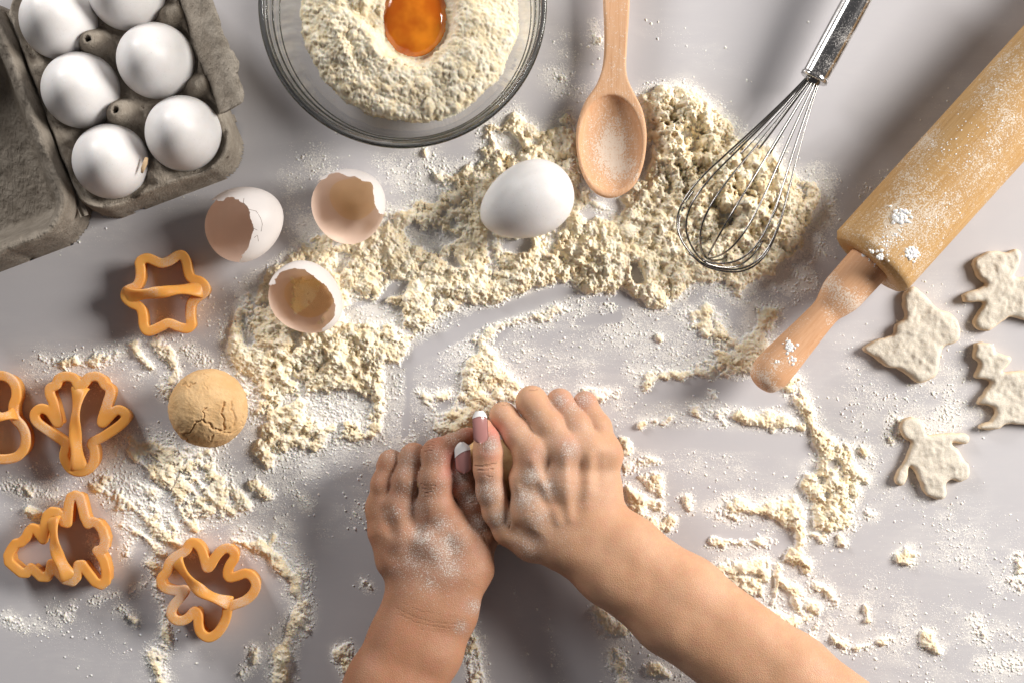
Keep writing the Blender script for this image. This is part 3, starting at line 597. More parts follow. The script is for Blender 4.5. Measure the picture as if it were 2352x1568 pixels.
# locking flap standing up on the right side
inn = [(400,-60), (416,20), (440,100), (470,180), (503,262)]; mid = [(440,-60), (456,20), (478,90), (502,165), (516,262)]
out_ = [(478,-60), (496,20), (527,110), (556,200), (560,232)]; zi, zm, zo = 104, 172, 168
rows = []
for P, z in ((inn, zi), (mid, zm), (out_, zo)): rows.append(catmull([tuple(U(x, y, z)) for x, y in P], False, 6))
n = 60; rows = [np.array([r[int(t*(len(r)-1))] for t in np.linspace(0, 1, n)]) for r in rows]
G = []
for t in np.linspace(0, 1, 14): G.append(rows[0]*(1-t)**2+2*t*(1-t)*(rows[1]*1.0)+rows[2]*t*t)
G = np.array(G)                                               # 14 x n x 3
tabw = np.exp(-((np.arange(n)-41)/3.5)**2)*11; cut = np.clip((np.arange(n)-50)/9, 0, 1)**2*0
G[-1, :, 0] += tabw; G[-2, :, 0] += tabw*.6; G[..., 2] += 1.5*vnoise3(G, 14, 8)+1.2*vnoise3(G, 40, 9); G[-1] += 2.2*vnoise3(G[-1], 9, 3)[:, None]*np.array([1, .3, 0])
low = G.copy(); low[..., 2] -= 7; low[-1] -= [2, 0, 0]
V = np.concatenate([G.reshape(-1, 3), low.reshape(-1, 3)]); m = 14*n; F = [list(f)[::-1] for f in grid_faces(14, n)]+[[a+m for a in f] for f in grid_faces(14, n)]
per = [i*n for i in range(14)]+[13*n+j for j in range(1, n)]+[i*n+n-1 for i in range(12, -1, -1)]+[j for j in range(n-2, 0, -1)]
F += [[per[i], per[(i+1) % len(per)], per[(i+1) % len(per)]+m, per[i]+m] for i in range(len(per))]
mk('closing_flap', V, F, M['pulp'], carton)

# ---------------------------------------------------------------- eggs
def egg_verts(n=72, m=44, a=CR, b=EH, taper=.16):
    t = np.linspace(0, math.pi, m); z = -np.cos(t)*b; r = np.sin(t)*a*(1-taper*(z/b)); return lathe(list(zip(r, z)), n)
EV, EF = egg_verts()
eg_lab = ['white egg in the lower left cup of the carton, nearest the lid corner', 'white egg in the middle cup of the carton row beside the lid', 'white egg in the upper left cup of the carton, cut by the picture top',
          'white egg in the lower right cup of the carton, nearest the flap corner', 'white egg in the carton row beside the flap, right of the cones', 'white egg at the top of the carton, only its lower half in view']
proto = None
for i, p in enumerate(EP):
    if proto is None:
        o = mk('egg', EV, EF, M['egg'], org=(0, 0, 0), local=True); proto = o
    else: o = proto.copy(); C.collection.objects.link(o)
    o.location = Vector(np.array([p[0], p[1], 126])*S); o.rotation_euler = (R_ := random.uniform(-.08, .08), random.uniform(-.08, .08), random.uniform(0, 6))
    o.scale = (1.02+random.uniform(-.015, .02),)*2+(1.0,)
    tag(o, eg_lab[i], 'egg', 'eggs in the carton')
# whole egg lying in the flour
ev = EV[:, [2, 0, 1]]*1.0
p = U(1209, 463, 80); o = mk('egg', ev, EF, M['egg'], org=(0, 0, 0), local=True); o.location = Vector(np.array([p[0], p[1], 86])*S)
o.scale = (1.05, 1.03, 1.03); o.rotation_euler = (0, math.radians(5), math.radians(24)+math.pi)
tag(o, 'whole white egg lying on its side in the flour beside the wooden spoon', 'egg')
# straw chip on the carton
V, F = tube([U(337, 363, 165), U(333, 376, 168), U(328, 388, 168), U(326, 398, 166)], [4, 5.5, 5, 2.5], 7); V[:, 2] = 166+(V[:, 2]-166)*.45
tag(mk('straw_flake', V, F, M['straw']), 'small tan straw flake stuck between two eggs of the carton', 'straw flake')

# ---------------------------------------------------------------- broken shells
def shell(c, rx, ry, rz, ang, poly2, label, inside=None, zc=None, tilt=0.1, seed=0, cracks=()):
    "egg ellipsoid opened where the traced break runs; c = plan centre, sizes in units"
    zc = zc or rz+2; n, m = 300, 200; th = np.linspace(0, 2*math.pi, n, endpoint=False); ph = np.linspace(0.02, math.pi-.02, m)
    T, Ph = np.meshgrid(th, ph, indexing='ij'); X = np.cos(Ph); Y = np.sin(Ph)*np.cos(T); Z = np.sin(Ph)*np.sin(T)
    X = X*rx; tp = 1-.10*X/rx; Y = Y*ry*tp; Z = Z*rz*tp; ca, sa = math.cos(ang), math.sin(ang)
    P = np.stack([X*ca-Y*sa, X*sa+Y*ca, Z], -1); f = (H-zc)/H; ctr = np.array([(c[0]-1176)*f, -(c[1]-784)*f, zc])
    W = P+ctr; fz = H/(H-W[..., 2]); px = W[..., 0]*fz+1176; py = -W[..., 1]*fz+784
    d = polysd(px, py, poly2); jag = 1.6*vnoise3(W, 9, seed)+1.1*vnoise3(W, 3.5, seed+1); d = d+jag
    top = P[..., 2] > -rz*tilt; cut = (d < 0) & top
    inner = W-P/np.linalg.norm(P, axis=-1, keepdims=True)*2.2
    keep = ~cut; fk = grid_faces(n, m, wrap_u=True); kk = keep.ravel(); fk = fk[kk[fk].sum(1) >= 3]
    # pull the vertices on the cut side of edge faces is left jagged: the break is rough
    N = n*m; cnt = {}
    e = np.concatenate([fk[:, [0, 1]], fk[:, [1, 2]], fk[:, [2, 3]], fk[:, [3, 0]]]); key = e.min(1)*N+e.max(1); u_, ix, cn = np.unique(key, return_index=True, return_counts=True)
    be = e[ix[cn == 1]]; rim = np.stack([be[:, 1], be[:, 0], be[:, 0]+N, be[:, 1]+N], 1)
    V = np.concatenate([W.reshape(-1, 3), inner.reshape(-1, 3)])
    for (cx, cy, ln, an) in (): pass
    F = fk if np.einsum('ij,ij->i', np.cross(V[fk[:, 1]]-V[fk[:, 0]], V[fk[:, 2]]-V[fk[:, 0]]), V[fk[:, 0]]-ctr).sum() > 0 else fk[:, ::-1]
    used, inv = np.unique(F, return_inverse=True); o = mk('broken_eggshell', V[used], inv.reshape(F.shape), M['shell'])
    tag(o, label, 'eggshell', 'broken eggshells'); return o, ctr
g_ = lambda P: tr(P, KG)
sh1, c1 = shell((559, 513.5), 93, 82, 80, math.radians(28), g_([(130,520),(150,430),(200,400),(250,392),(325,402),(350,368),(400,370),(450,398),(500,432),(530,480),(560,570),(568,640),(545,710),(520,790),(480,840),(455,884),(440,940),(300,900),(130,760),(100,600)]),
    'empty white eggshell with cracked rim, opening to the left, leftmost of the broken shells', seed=3, tilt=.22)
sh2, c2 = shell((801.5, 472), 84, 84, 82, 0.6, g_([(1000,390),(1040,270),(1130,228),(1165,213),(1195,178),(1260,175),(1330,196),(1400,210),(1450,235),(1520,248),(1545,300),(1550,420),(1590,500),(1700,540),(1700,900),(1300,900),(1000,700),(980,500)]),
    'open white eggshell cup with yolk residue, the upper one at the flour edge', seed=9, tilt=.12)
sh3, c3 = shell((703, 685), 88, 77, 80, math.radians(-38), g_([(640,1100),(700,1088),(752,1075),(742,1042),(780,990),(850,955),(920,950),(990,965),(1040,1005),(1100,1050),(1160,1100),(1200,1150),(1240,1250),(1228,1340),(1180,1400),(1130,1440),(1100,1560),(900,1600),(640,1400),(600,1200)]),
    'open white eggshell cup with a pool of egg white, lying in the flour', seed=15, tilt=.10)
def pool(pc, r, ctr, lab):
    c0 = U(*pc, 22)
    rr = np.linspace(0, 1, 16); n = 48; a = np.linspace(0, 2*math.pi, n, endpoint=False); V = []; E = []
    for q in rr:
        for t in a:
            k = r*q*(1+.08*math.sin(2*t+1)+.06*math.sin(3*t)); V.append((k*math.cos(t), k*math.sin(t)*.92, 0)); x_, y_ = V[-1][0]+c0[0]-ctr[0], V[-1][1]+c0[1]-ctr[1]; V[-1] = (V[-1][0]+c0[0], V[-1][1]+c0[1], ctr[2]-79*math.sqrt(max(.05, 1-(x_*x_+y_*y_)/6100))+3.5+2.5*(1-q*q)); E.append(min(1, (1-q)*1.3))
    V = np.array(V); o = mk('egg_white', V, grid_faces(16, n, wrap_v=True), M['white'], attrs={'edge': E})
    tag(o, lab, 'egg white')
pool(g_([(1400, 380)])[0], 54, c2, 'pale yellow egg residue inside the upper broken shell')
pool(g_([(1040, 1170)])[0], 56, c3, 'yellow pool of egg white inside the lower broken shell')
# crack lines and the lifted chip on the leftmost shell
def shell_line(P, ctr, rx, ry, rz, ang, name, par, w_=.9):
    Q = []
    for (x, y) in P:
        lo, hi = ctr[2], ctr[2]+rz*1.02
        for _ in range(18):
            z = (lo+hi)/2; q = U(x, y, z)-ctr; X = q[0]*math.cos(ang)+q[1]*math.sin(ang); Y = -q[0]*math.sin(ang)+q[1]*math.cos(ang); tp = 1-.10*X/rx
            if (X/rx)**2+(Y/ry/tp)**2+(q[2]/rz/tp)**2 < 1: lo = z
            else: hi = z
        Q.append(U(x, y, z)+(0, 0, .2))
    V, F = tube(Q, w_, 5); mk(name, V, F, M['hole_c'], par)
M['hole_c'] = m_flat('crack_shadow', (.20, .15, .12), .9)
for P in ([(490,380),(485,415),(510,440),(530,470),(590,485),(625,540),(640,590),(630,650)], [(575,700),(600,680),(608,730)], [(560,620),(600,640)]):
    shell_line(g_(P), c1, 93, 82, 80, math.radians(28), 'crack', sh1, .55)

# ---------------------------------------------------------------- dough ball
n, m = 260, 170; th = np.linspace(0, 2*math.pi, n, endpoint=False); ph = np.linspace(0, math.pi, m); T, Ph = np.meshgrid(th, ph, indexing='ij')
D = np.stack([np.sin(Ph)*np.cos(T), np.sin(Ph)*np.sin(T), -np.cos(Ph)], -1); Rb = 88.0; cb = U(479, 935.7, 80)
rad = Rb*(1+.022*vnoise3(D, .7, 1)+.012*vnoise3(D, .25, 2)+.006*vnoise3(D, .08, 4)+.004*vnoise3(D, .04, 5))
W = D*rad[..., None]; W[..., 2] *= .90; W = W+cb; fz = H/(H-W[..., 2]); px = W[..., 0]*fz+1176; py = -W[..., 1]*fz+784
cr = [[(1130,1190),(1180,1150),(1190,1110),(1240,1100),(1300,1140),(1360,1175),(1400,1150)], [(1250,1020),(1255,1070),(1245,1100)], [(1358,990),(1365,1060),(1375,1110),(1370,1165)], [(1418,980),(1425,1040),(1440,1110),(1430,1130)],
      [(1120,870),(1150,900),(1190,880),(1165,860)], [(1240,810),(1270,830),(1265,845)], [(1300,1215),(1310,1195),(1350,1185),(1420,1175),(1480,1130)], [(1250,880),(1275,910)], [(1130,1190),(1150,1230),(1170,1260)], [(1050,1010),(1070,980)], [(1480,1130),(1490,1060)]]
wid = [2.2, 1.5, 2.3, 1.5, 1.7, 1.1, 1.6, .9, 2.0, 1.0, 1.1]
dis = np.zeros(px.shape); up = W[..., 2] > cb[2]-10
jx_ = 4.5*vnoise3(W, 10, 6)+1.5*vnoise3(W, 4, 16); jy_ = 4.5*vnoise3(W, 10, 7)+1.5*vnoise3(W, 4, 17)
for P, w_ in zip(cr, wid):
    d = lined(px+jx_, py+jy_, tr(P, KE)); dis += np.where(up, -2.7*w_*np.exp(-(d/(w_*.85))**2)+.45*w_*np.exp(-((d-w_*2.6)/(w_*2.4))**2), 0)
W = W+D*np.clip(dis, -14, 4)[..., None]
F = grid_faces(n, m, wrap_u=True); o = mk('dough_ball', W.reshape(-1, 3), F, M['dough']); tag(o, 'round tan ball of dough with cracked surface lying on the floured table', 'dough ball')

# ---------------------------------------------------------------- cookie cutters
def cutter(P, k, strap, label, ht=58, sw=(20, 12, 20), arch=24, dusty=.35, crisp=False):
    "P centreline of the flange in crop coordinates; strap = path across"
    P = [tuple(U(x, y, ht)[:2]) for x, y in tr(P, k)]; L = np.array(P) if crisp else catmull(P, True, 4.0); c = L.mean(0)
    root = empty('cookie_cutter', (c[0], c[1], 0), label, 'cookie cutter', 'orange plastic cookie cutters')
    g = 2.2; lo = L.min(0)-20; hi = L.max(0)+20; xs = np.arange(lo[0], hi[0], g); ys = np.arange(lo[1], hi[1], g); zs = np.arange(-g*2, ht+g*3, g)
    X, Y = np.meshgrid(xs, ys, indexing='ij'); d = lined(X, Y, L, True); d3 = d[..., None]; z3 = zs[None, None]
    def box(dx, hw, z0, z1, r):
        qx = dx-hw+r; qz = np.abs(z3-(z0+z1)/2)-(z1-z0)/2+r; return np.hypot(np.maximum(qx, 0), np.maximum(qz, 0))+np.minimum(np.maximum(qx, qz), 0)-r
    Fd = smin(box(d3, 11.2, ht-11, ht, 3.4), box(d3, 3.6, 0.6, ht-5, 1.2), 7)
    V, F = nets(Fd, (lo[0], lo[1], zs[0]), g); dn = np.clip(dusty+.5*vnoise3(V, 45, 3), 0, 1)*(V[:, 2] > ht-14)
    mk('outline', V, F, M['plastic'], root, attrs={'dust': dn})
    # twisted strap handle
    Q = catmull([tuple(U(x, y, ht+2)[:2])+(0,) for x, y in tr([s[:2] for s in strap], k)], False, 3); m_ = len(Q); t = np.linspace(0, 1, m_)
    Q[:, 2] = ht-6+arch*np.sin(math.pi*t)**.8; tg = np.gradient(Q, axis=0); tg /= np.linalg.norm(tg, axis=1)[:, None]; sd = np.stack([-tg[:, 1], tg[:, 0], 0*t], 1); sd /= np.linalg.norm(sd, axis=1)[:, None]
    tw = .75*np.sin(2*math.pi*t); nn = np.cross(tg, sd); s2 = sd*np.cos(tw)[:, None]+nn*np.sin(tw)[:, None]; n2 = np.cross(tg, s2)
    wd = np.interp(t, [0, .5, 1], sw)+1.5*np.cos(4*math.pi*t); V = []
    sec = [(-1, -.25), (-.9, .75), (-.5, 1), (0, 1.08), (.5, 1), (.9, .75), (1, -.25), (.85, -1), (0, -1), (-.85, -1)]
    for a, b in sec: V.append(Q+s2*(wd*a)[:, None]+n2*3.2*b)
    V = np.stack(V, 1).reshape(-1, 3); F = [list(f) for f in grid_faces(m_, 10, wrap_v=True)]+[list(range(10)), [(m_-1)*10+i for i in range(10)][::-1]]
    mk('handle', V, F, M['plastic'], root, attrs={'dust': np.clip(.25+.5*vnoise3(V, 30, 5), 0, 1)})
    return root
cutter([(868,120),(905,112),(960,135),(990,142),(1035,128),(1085,95),(1115,95),(1137,130),(1150,195),(1170,235),(1225,255),(1255,290),(1245,325),(1190,365),(1165,400),(1163,470),(1168,520),(1140,542),(1090,532),(1030,510),(985,528),(925,555),(895,555),(877,520),(870,450),(850,410),(800,385),(765,350),(775,310),(830,285),(855,240),(858,180),(852,140)], KE,
    [(765,345),(880,335),(1000,322),(1110,305),(1240,300)], 'orange plastic star cookie cutter with strap handle below the broken shells')
cutter([(487,905),(470,880),(450,845),(400,832),(355,848),(340,885),(302,905),(303,945),(325,1000),(352,1118),(300,1050),(245,1030),(208,1065),(225,1115),(290,1165),(395,1240),(398,1275),(390,1330),(425,1395),(485,1418),(545,1395),(575,1340),(572,1275),(560,1240),(640,1195),(740,1125),(770,1080),(745,1045),(700,1045),(622,1118),(650,1010),(672,940),(668,905),(640,885),(620,850),(585,832),(540,840),(515,870)], KE,
    [(487,905),(478,1000),(472,1110),(478,1260),(484,1410)], 'orange plastic butterfly cookie cutter with vertical strap handle', dusty=.4)
cutter([(0,828),(60,850),(92,900),(95,960),(78,1015),(85,1085),(130,1140),(152,1200),(145,1270),(105,1320),(50,1338),(0,1340),(-60,1338),(-115,1320),(-155,1270),(-160,1200),(-140,1140),(-95,1085),(-85,1015),(-100,960),(-96,900),(-60,850)], KE,
    [(95,1060),(30,1075),(-30,1065),(-100,1060)], 'orange plastic rounded cookie cutter cut off by the left picture edge', dusty=.6, sw=(14, 11, 14), arch=34)
cutter([(555,170),(522,185),(508,230),(500,310),(495,378),(468,372),(446,325),(420,297),(380,292),(348,318),(332,370),(327,440),(318,500),(288,460),(262,422),(235,415),(210,440),(185,490),(150,522),(110,530),(80,570),(55,620),(62,670),(110,712),(155,748),(192,750),(225,712),(255,735),(300,778),(345,780),(368,745),(378,680),(402,700),(430,745),(480,800),(535,812),(565,780),(577,690),(605,688),(655,755),(705,818),(750,838),(785,810),(787,740),(768,660),(740,612),(720,585),(765,570),(778,500),(758,430),(722,382),(688,368),(650,385),(625,330),(605,240),(590,185)], KF,
    [(385,335),(410,450),(430,560),(475,680),(515,795)], 'orange plastic fir tree cookie cutter at the lower left of the table', dusty=.3, crisp=True)
cutter([(1445,525),(1408,532),(1380,580),(1335,610),(1285,642),(1252,685),(1238,740),(1197,790),(1205,845),(1250,872),(1318,880),(1375,878),(1335,935),(1283,1000),(1270,1055),(1300,1098),(1352,1105),(1400,1080),(1445,1035),(1470,1065),(1472,1130),(1492,1195),(1548,1230),(1610,1200),(1655,1140),(1682,1070),(1690,1010),(1740,985),(1820,955),(1880,900),(1902,835),(1872,775),(1820,752),(1760,772),(1703,782),(1690,745),(1708,690),(1740,640),(1738,598),(1698,565),(1648,578),(1600,630),(1565,690),(1538,712),(1520,650),(1492,570)], KF,
    [(1310,655),(1400,770),(1490,860),(1590,920),(1710,975)], 'orange plastic cookie cutter with rounded lobes in front of the flour trail, lowest in view', dusty=.45, sw=(16, 13, 15))

# ---------------------------------------------------------------- cut-out dough cookies
def cookie(P, k, label, T=25, group='floured dough cut-outs', seed=1):
    P = [tuple(U(x, y, T*.7)[:2]) for x, y in tr(P, k)]; L = catmull(P, True, 4); g = 2.3; lo = L.min(0)-12; hi = L.max(0)+12
    xs = np.arange(lo[0], hi[0], g); ys = np.arange(lo[1], hi[1], g); zs = np.arange(-g*2, T+g*5, g); X, Y = np.meshgrid(xs, ys, indexing='ij')
    d = polysd(X, Y, L); n2 = vnoise3(np.stack([X, Y, X*0], -1), 26, seed); n3 = vnoise3(np.stack([X, Y, X*0], -1), 9, seed+1); n4 = vnoise3(np.stack([X, Y, X*0+9], -1), 5, seed+2)
    hz = (T+2.8*n2+1.2*n3+.4*n4)[..., None]; r = 12.0; z3 = zs[None, None]; qx = (d+1.2*n3)[..., None]+r; qz = z3-hz+r
    Fd = np.maximum(np.hypot(np.maximum(qx, 0), np.maximum(qz, 0))+np.minimum(np.maximum(qx, qz), 0)-r, -(z3-.4)+0*qx)
    V, F = nets(Fd, (lo[0], lo[1], zs[0]), g); o = mk('cookie_dough', V, F, M['cookie']); return tag(o, label, 'cookie dough', group)
cookie([(830,450),(870,425),(930,470),(990,530),(1060,560),(1100,620),(1090,690),(1020,720),(1000,770),(985,850),(940,885),(890,892),(830,845),(790,825),(740,815),(680,770),(625,735),(640,710),(700,680),(770,660),(785,610),(830,575),(820,520),(822,470)], KR, 'floured raw dough cut-out shaped like an angel, touching the rolling pin end', seed=1)
cookie([(1165,300),(1215,262),(1260,250),(1330,256),(1370,240),(1398,262),(1385,330),(1365,372),(1411,378),(1500,380),(1560,430),(1560,560),(1500,600),(1411,585),(1345,572),(1290,610),(1240,640),(1190,632),(1167,600),(1188,550),(1212,502),(1130,500),(1110,470),(1132,455),(1200,430),(1225,412),(1190,382),(1172,345)], KR, 'floured raw dough cut-out shaped like a bear, topmost by the right edge', seed=5)
cookie([(1180,700),(1240,700),(1270,720),(1280,745),(1345,768),(1345,795),(1308,840),(1411,835),(1520,850),(1540,960),(1520,1090),(1411,1100),(1330,1095),(1290,1120),(1240,1125),(1195,1120),(1200,1100),(1250,1080),(1272,1040),(1258,1010),(1190,1000),(1190,980),(1225,930),(1248,888),(1178,870),(1175,850),(1195,800),(1168,770),(1170,728)], KR, 'floured raw dough cut-out shaped like a fir tree at the right edge', seed=9)
cookie([(805,1100),(830,1072),(870,1062),(910,1082),(930,1118),(938,1148),(1040,1140),(1125,1142),(1147,1165),(1130,1192),(1060,1188),(1095,1225),(1120,1270),(1145,1300),(1142,1355),(1100,1380),(1058,1368),(1030,1390),(1032,1440),(1010,1465),(970,1458),(928,1440),(905,1390),(880,1330),(852,1305),(845,1350),(825,1392),(790,1392),(780,1365),(795,1325),(825,1280),(852,1215),(862,1185),(830,1168),(805,1135)], KR, 'floured raw dough cut-out shaped like a little person, lowest of the cut-outs', T=22, seed=13)
# ---------------------------------------------------------------- glass bowl with flour and yolk
bc = U(924, 8, 290); BO = (bc[0], bc[1], 0)
bowl = empty('mixing_bowl', BO, 'round clear glass mixing bowl filled with flour at the top of the table', 'bowl')
inn_ = catmull([(0.1, 9, 0), (120, 10, 0), (175, 22, 0), (215, 55, 0), (245, 105, 0), (264, 165, 0), (279, 225, 0), (290, 272, 0)], False, 6)[:, :2]
out2 = np.array([(r+6, z-7) for r, z in inn_]); out2[:, 1] = np.maximum(out2[:, 1], 2); out2[0, 0] = .1
Vb, Fb = lathe([tuple(q) for q in inn_]+[tuple(q) for q in out2[::-1]], 160); mk('glass_body', Vb+np.array(BO), Fb[:, ::-1], M['glass'], bowl)
a = np.linspace(0, 2*math.pi, 14, endpoint=False); pr = [(297+6.5*math.cos(t), 281+8*math.sin(t)) for t in a]; pr.append(pr[0])
Vb, Fb = lathe(pr, 220); mk('rim', Vb+np.array(BO), Fb, M['rim'], bowl)
for rr_, zz_, w_ in ((289, 262, 2.4), (280, 240, 2.2), (271, 205, 1.5)):
    a = np.linspace(0, 2*math.pi, 10, endpoint=False); pr = [(rr_+w_*math.cos(t), zz_+w_*1.2*math.sin(t)) for t in a]; pr.append(pr[0])
    Vb, Fb = lathe(pr, 220); mk('inner_ridge', Vb+np.array(BO), Fb, M['rim'], bowl)
g = 2.3; n = 222; k = np.arange(n); fc = (939.5, 26.0)
bx = fc[0]-n*g/2; by = fc[1]-n*g/2; BX, BY = np.meshgrid(bx+k*g, by+k*g, indexing='ij')
f1 = nz((n, n), 12, 4, .6, 41); f2 = nz((n, n), 40, 3, .6, 42); dr = np.hypot((BX-fc[0])/249, (BY-fc[1])/251); edge = dr+.022*f1+.02*f2
yc = (949.0, 36.0); dy = np.hypot((BX-yc[0])/82, (BY-yc[1])/95)
base = 50*np.clip(1-edge, 0, 1)**.55+30*np.clip(1-dr, 0, 1)+6*f2
well = -44*smooth01((1.42-dy)/.42); ridge = 14*np.exp(-(((BX-868+.08*(BY-60)))/16)**2)*smooth01((150-BY)/40)
val = -20*np.exp(-((lined(BX, BY, [(800,-30),(815,20),(850,55)]))/17)**2)+9*np.exp(-((lined(BX, BY, [(770,60),(790,110),(806,150)]))/11)**2)
base = base+well+ridge+val+2.2*f2+1.2*f1
lumpy = np.clip(smooth01((dy-1.18)/.2)*(.25+.75*smooth01((BX-870+ (BY-100)*.6)/40+.4))*(edge < .97), 0, 1)
lumpy = np.where((np.abs(BX-868) < 22) & (BY < 140), .03, lumpy)
B2 = crumb_field(base, lumpy, [(17, 50, .3, 1), (11, 300, .3, 1), (7.5, 1800, .25, 1), (5, 7000, .15, 1), (3.2, 20000, 0, 1)], g, 43, .9)+1.5*nz((n, n), 2.2, 2, .6, 44)+1.8*nz((n, n), 5, 3, .6, 45)
B2 = np.where(edge < 1.0, np.maximum(B2, 1), -8)
FBZ = 104.0
def hm2(name, Hf, mat, z0):
    on = edge < 1.02; c = on[:-1, :-1] & on[1:, :-1] & on[:-1, 1:] & on[1:, 1:]; I, J = np.nonzero(c); F = np.stack([I*n+J, I*n+J+1, (I+1)*n+J+1, (I+1)*n+J], 1); used, inv = np.unique(F, return_inverse=True)
    i, j = used//n, used % n; z = Hf[i, j]+z0; f = (H-z0-20)/H; jx = np.random.default_rng(5).uniform(-.3, .3, (2, len(used)))*g
    V = np.stack([(BX[i, j]-1176+jx[0])*f, -(BY[i, j]-784+jx[1])*f, z], 1)
    # body of the heap below the surface, following the bowl
    F = inv.reshape(F.shape); e = np.concatenate([F[:, [0, 1]], F[:, [1, 2]], F[:, [2, 3]], F[:, [3, 0]]]); N = len(used); key = e.min(1)*N+e.max(1); u_, ix, cn = np.unique(key, return_index=True, return_counts=True); be = e[ix[cn == 1]]
    Vd = V.copy(); cxy = V[:, :2].mean(0); Vd[:, :2] = cxy+(V[:, :2]-cxy)*.74+(np.array(BO[:2])-cxy)*.2; Vd[:, 2] = 16; side = np.stack([be[:, 1], be[:, 0], be[:, 0]+N, be[:, 1]+N], 1)
    return mk(name, np.concatenate([V, Vd]), np.concatenate([F, side, F[:, ::-1]+N]), mat, attrs={'thick': np.full(2*N, 15.)})
M['flour_b'] = m_flour('flour_heap')
tag(hm2('flour_heap', B2, M['flour_b'], FBZ), 'heap of lumpy cream flour with a well in it, inside the glass bowl', 'flour', kind='stuff')
yc3 = U(yc[0], yc[1], FBZ+30); t = np.linspace(0, math.pi/2, 22)
Vy, Fy = lathe([(76*math.sin(q)**.9, 30*math.cos(q)) for q in t]+[(70, -8), (0.1, -10)], 72); Vy[:, 1] *= 1.16
Vy = Vy+np.array([yc3[0], yc3[1], FBZ+9]); Vy[:, 2] += 1.4*vnoise3(Vy, 30, 2)
tag(mk('egg_yolk', Vy, Fy, M['yolk']), 'glossy deep orange egg yolk resting in the well of the flour', 'egg yolk')

# ---------------------------------------------------------------- wooden spoon
SZ = 46.0; so = U(1401, 322, SZ)
def sp(px, py): q = U(px, py, SZ)-so; return (-q[1], q[0])     # local x runs down the spoon
spoon = empty('wooden_spoon', (so[0], so[1], 0), 'light beech wooden spoon with flour in its bowl, resting on the flour heap', 'spoon', rot=(0, 0, -math.pi/2))
L_ = [(1384,-120),(1385,0),(1387,60),(1387,120),(1381,160),(1366,200),(1343,236),(1327,280),(1322.5,322),(1328,370),(1342,412),(1364,442),(1394,456),(1426,450),(1456,428),(1474,390),(1483,345),(1484,300),(1475,255),(1458,218),(1443,185),(1438,150),(1440,100),(1446,0),(1447,-120)]
Lw = catmull([sp(x, y) for x, y in L_], True, 5); g = 2.4; lo = Lw.min(0)-8; hi = Lw.max(0)+8; xs = np.arange(lo[0], hi[0], g); ys = np.arange(lo[1], hi[1], g); zs = np.arange(0, 66, g)
X, Y = np.meshgrid(xs, ys, indexing='ij'); d = polysd(X, Y, Lw)[..., None]; z3 = zs[None, None]
cx_, cy_ = sp(1402, 331); e = np.sqrt(((X-cx_)/108)**2+((Y-cy_)/70)**2)[..., None]
hx = smooth01((X+150)/-70)[..., None]                            # 1 on the handle
bot = 22*(1-hx)*np.clip(e*1.0, 0, 1.3)**2+2+hx*24; top = 46+0*hx; r = 6
qx = d+r; qz = np.abs(z3-(top+bot)/2)-(top-bot)/2+r; Fd = np.hypot(np.maximum(qx, 0), np.maximum(qz, 0))+np.minimum(np.maximum(qx, qz), 0)-r
cup = (e-1)*55; depth = 46-36*np.sqrt(np.clip(1-e*e*.97, 0, 1)); bowl_f = np.maximum(cup, depth-z3); Fd = -smin(-Fd, bowl_f, 5)
V, F = nets(Fd, (lo[0], lo[1], 0), g); ee = np.hypot((V[:, 0]-cx_)/108, (V[:, 1]-cy_)/70)
dn = np.clip(np.exp(-(((V[:, 0]-cx_-10)/62)**2+((V[:, 1]-cy_-3)/36)**2))*1.25, 0, 1)+.55*np.exp(-(((V[:, 0]-cx_-55)/28)**2+((V[:, 1]-cy_-38)/30)**2))
V[:, 2] += SZ-46+14
mk('body', V, F, M['spoon'], spoon, org=(0, 0, 0), local=True, attrs={'dust': np.where(V[:, 2] > 20, dn, 0)})

# ---------------------------------------------------------------- whisk
w0 = U(1869, 182, 78); w1 = U(1614, 608, 70); ax = w1-w0; LW = np.linalg.norm(ax); ax /= LW
whisk = empty('whisk', (w0[0], w0[1], 0), 'steel balloon whisk with flour dusted handle, its wires resting on the flour heap', 'whisk')
sx = np.cross(ax, [0, 0, 1]); sx /= np.linalg.norm(sx); sy = np.cross(sx, ax)
t_ = np.array([0, .15, .32, .5, .66, .8, .9, .965, 1.0]); h_ = np.array([13, 29, 50, 74, 94, 101, 88, 55, 0])
for q, (an, sc_, le) in enumerate(((4, 1.10, 1.0), (28, 1.05, .985), (55, 1.0, .965), (84, 1.0, .95), (110, 1.0, .965), (136, 1.03, .98), (160, 1.08, .995))):
    an = math.radians(an); dirv = sx*math.cos(an)+sy*math.sin(an)*.92; P = [w0+ax*LW*t*le+dirv*hh*sc_ for t, hh in zip(t_, h_)]+[w0+ax*LW*t*le-dirv*hh*sc_ for t, hh in zip(t_[-2::-1], h_[-2::-1])]
    P = catmull([tuple(p) for p in P], False, 5); P[:, 2] = np.maximum(P[:, 2], 12); V, F = tube(P, 2.2, 8); mk('wire', V, F, M['wire'], whisk)
b0 = w0; b1 = U(1985, -30, 96); hd = b1-b0; hd /= np.linalg.norm(hd); b1 = b0+hd*300
def along(P0, dirv, prof, n=48):
    V, F = lathe(prof, n); z = dirv; x = np.cross(z, [0, 0, 1]); x /= np.linalg.norm(x); y = np.cross(z, x); return P0+V[:, :1]*x+V[:, 1:2]*y+V[:, 2:]*z, F
V, F = along(b0, hd, [(.1, -2), (30, -2), (32.5, 0), (32.5, 7), (30.5, 9), (29.8, 10), (30.2, 12)]); mk('collar', V, F, M['steel'], whisk)
V, F = along(b0, hd, [(30.0, 10), (30.6, 40), (31.4, 140), (31.6, 300), (30, 330), (20, 345), (.1, 350)], 64); mk('handle', V, F, M['steel'], whisk)
